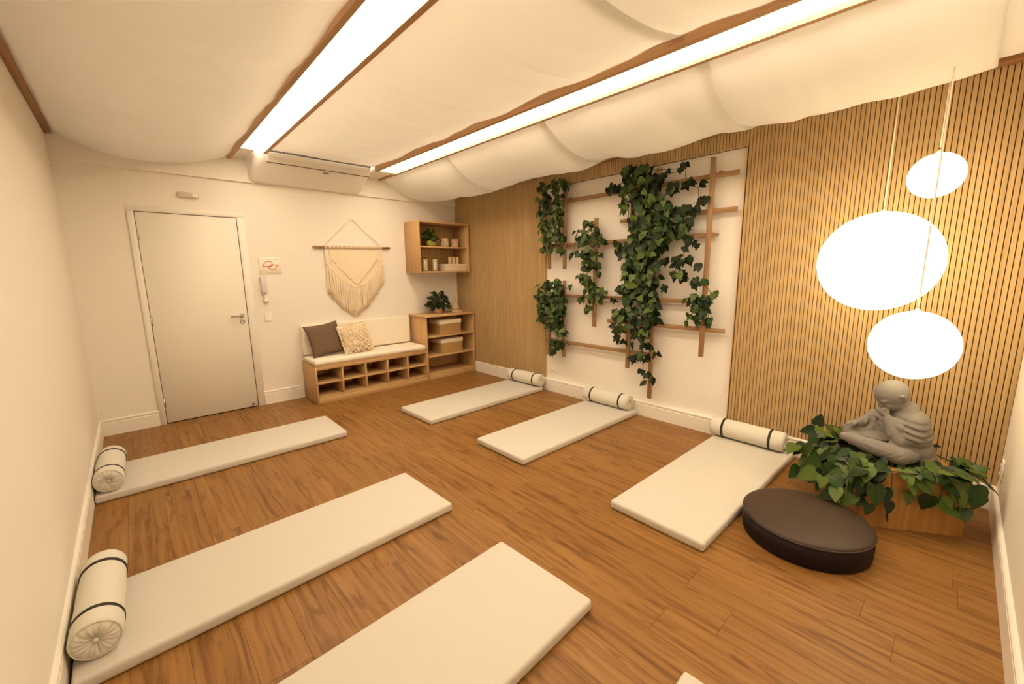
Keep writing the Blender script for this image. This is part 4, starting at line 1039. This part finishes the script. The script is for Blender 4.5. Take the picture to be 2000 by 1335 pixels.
    # to the room
    me2.transform(Matrix(((F_.x, S_.x, 0, 0), (F_.y, S_.y, 0, 0), (0, 0, 1, -0.348), (0, 0, 0, 1))))
    zmin = min(v.co.z for v in me2.vertices)
    for v in me2.vertices:
        if v.co.z < 0.001: v.co.z = 0.001
    o = bpy.data.objects.new('monk_statue', me2); C.objects.link(o); o.location = (ctr.x, ctr.y, PZ)
    tag(o, 'grey stone statue of a seated child monk with bowed head', 'statue')
statue()

gl = thing('leaf_garland', 'big leaved green garland draped over the pedestal round the statue', 'garland', (pc.x, pc.y, PZ), None)
rg = random.Random(21)
def gleaf(p, n, d, s): leaf_obj(POTHOS, leaf_matrix(local(p), (E1*n[0]+E2*n[1]+Vector((0, 0, n[2]))), (E1*d[0]+E2*d[1]+Vector((0, 0, d[2]))), s), gl)
# hanging on the front face: (along, height, size)
for a, z, s in ((0.045, 0.345, 0.095), (-0.03, 0.300, 0.10), (0.02, 0.160, 0.075), (0.115, 0.185, 0.085), (0.107, 0.100, 0.05), (0.075, 0.270, 0.09), (0.185, 0.335, 0.10), (0.225, 0.325, 0.09), (0.262, 0.350, 0.10), (0.200, 0.255, 0.085), (0.330, 0.225, 0.13), (0.285, 0.255, 0.11),
                (0.345, 0.245, 0.10), (0.420, 0.265, 0.13), (0.455, 0.200, 0.085), (0.436, 0.355, 0.13), (0.478, 0.335, 0.12), (0.495, 0.290, 0.11), (0.370, 0.330, 0.10), (0.400, 0.295, 0.10), (-0.01, 0.240, 0.09), (-0.03, 0.200, 0.08)):
    gleaf((a, -0.030-rg.uniform(0, 0.03), z), (rg.gauss(0, .35), -1, rg.gauss(0.45, .3)), (rg.gauss(0.1, .55), -0.2, -1), s*0.92)
# lying round the statue on the top
for i in range(112):
    side = rg.random()
    if side < 0.40: a, b = rg.uniform(-0.04, 0.52), rg.uniform(-0.05, 0.13)
    elif side < 0.72: a, b = rg.uniform(-0.08, 0.10), rg.uniform(-0.03, 0.52)
    elif side < 0.90: a, b = rg.uniform(0.39, 0.53), rg.uniform(0.0, 0.5)
    else: a, b = rg.uniform(0.05, 0.45), rg.uniform(0.40, 0.52)
    z = PZ+rg.uniform(0.015, 0.055)
    out = Vector((a-0.25, b-0.25, 0)).normalized()
    gleaf((a, b, z), (rg.gauss(0, .4)+0.3*out.x, rg.gauss(-0.25, .4)+0.3*out.y, 1), (out.x+rg.gauss(0, .5), out.y+rg.gauss(0, .5), -0.25), rg.uniform(0.06, 0.115))
# tumbling over the left side
for i in range(62):
    q = rg.random(); a = -0.03-0.20*q*rg.random()**0.5; b = rg.uniform(-0.05, 0.42)
    z = PZ+0.03-0.20*q*rg.random()-0.30*abs(a)
    gleaf((a, b, z), (-0.8+rg.gauss(0, .4), rg.gauss(-0.5, .4), 0.7+rg.gauss(0, .3)), (-0.6+rg.gauss(0, .5), rg.gauss(-0.3, .5), -0.8), rg.uniform(0.075, 0.115))
for a, b, z, n, d, s in ((-0.24, 0.02, 0.30, (-.3, -1, .5), (-.9, 0, -.5), 0.11), (-0.10, 0.40, 0.46, (-.5, -1, .2), (.2, 0, 1), 0.085), (-0.13, 0.36, 0.44, (-.2, -1, .5), (-1, 0, -.2), 0.085), (-0.17, 0.25, 0.39, (-.6, -.8, .3), (-.4, 0, .9), 0.075), (0.02, -0.06, 0.29, (.1, -1, .4), (0, 0, -1), 0.125)):
    gleaf((a, b, z), n, d, s)
sg = MB()
loop = [(-0.04, -0.02), (0.12, -0.035), (0.28, -0.02), (0.46, -0.03), (0.53, 0.10), (0.50, 0.32), (0.40, 0.50), (0.20, 0.48), (0.02, 0.46), (-0.03, 0.28), (-0.05, 0.12), (-0.04, -0.02)]
sg.tube([local((a, b, PZ+0.014+0.008*math.sin(i*2))) for i, (a, b) in enumerate(loop)], 0.0045, 6, False)
for i in range(9):
    a, b = [(-0.02, 0.3), (-0.03, 0.1), (0.03, -0.03), (0.11, -0.03), (0.2, -0.03), (0.33, -0.03), (0.42, -0.03), (0.5, 0.0), (-0.05, 0.38)][i]
    dz = [-0.12, -0.2, -0.2, -0.24, -0.1, -0.12, -0.1, -0.08, 0.08][i]
    dx = [-0.10, -0.14, 0, 0, 0, 0.01, 0.03, 0.02, -0.07][i]
    sg.tube([local((a, b, PZ+0.012)), local((a+dx*0.5, b-0.01, PZ+0.012+dz*0.25)), local((a+dx, b-0.012 if b < 0.05 else b, PZ+dz))], 0.003, 5)
add('stem', sg, M['stem'], gl)
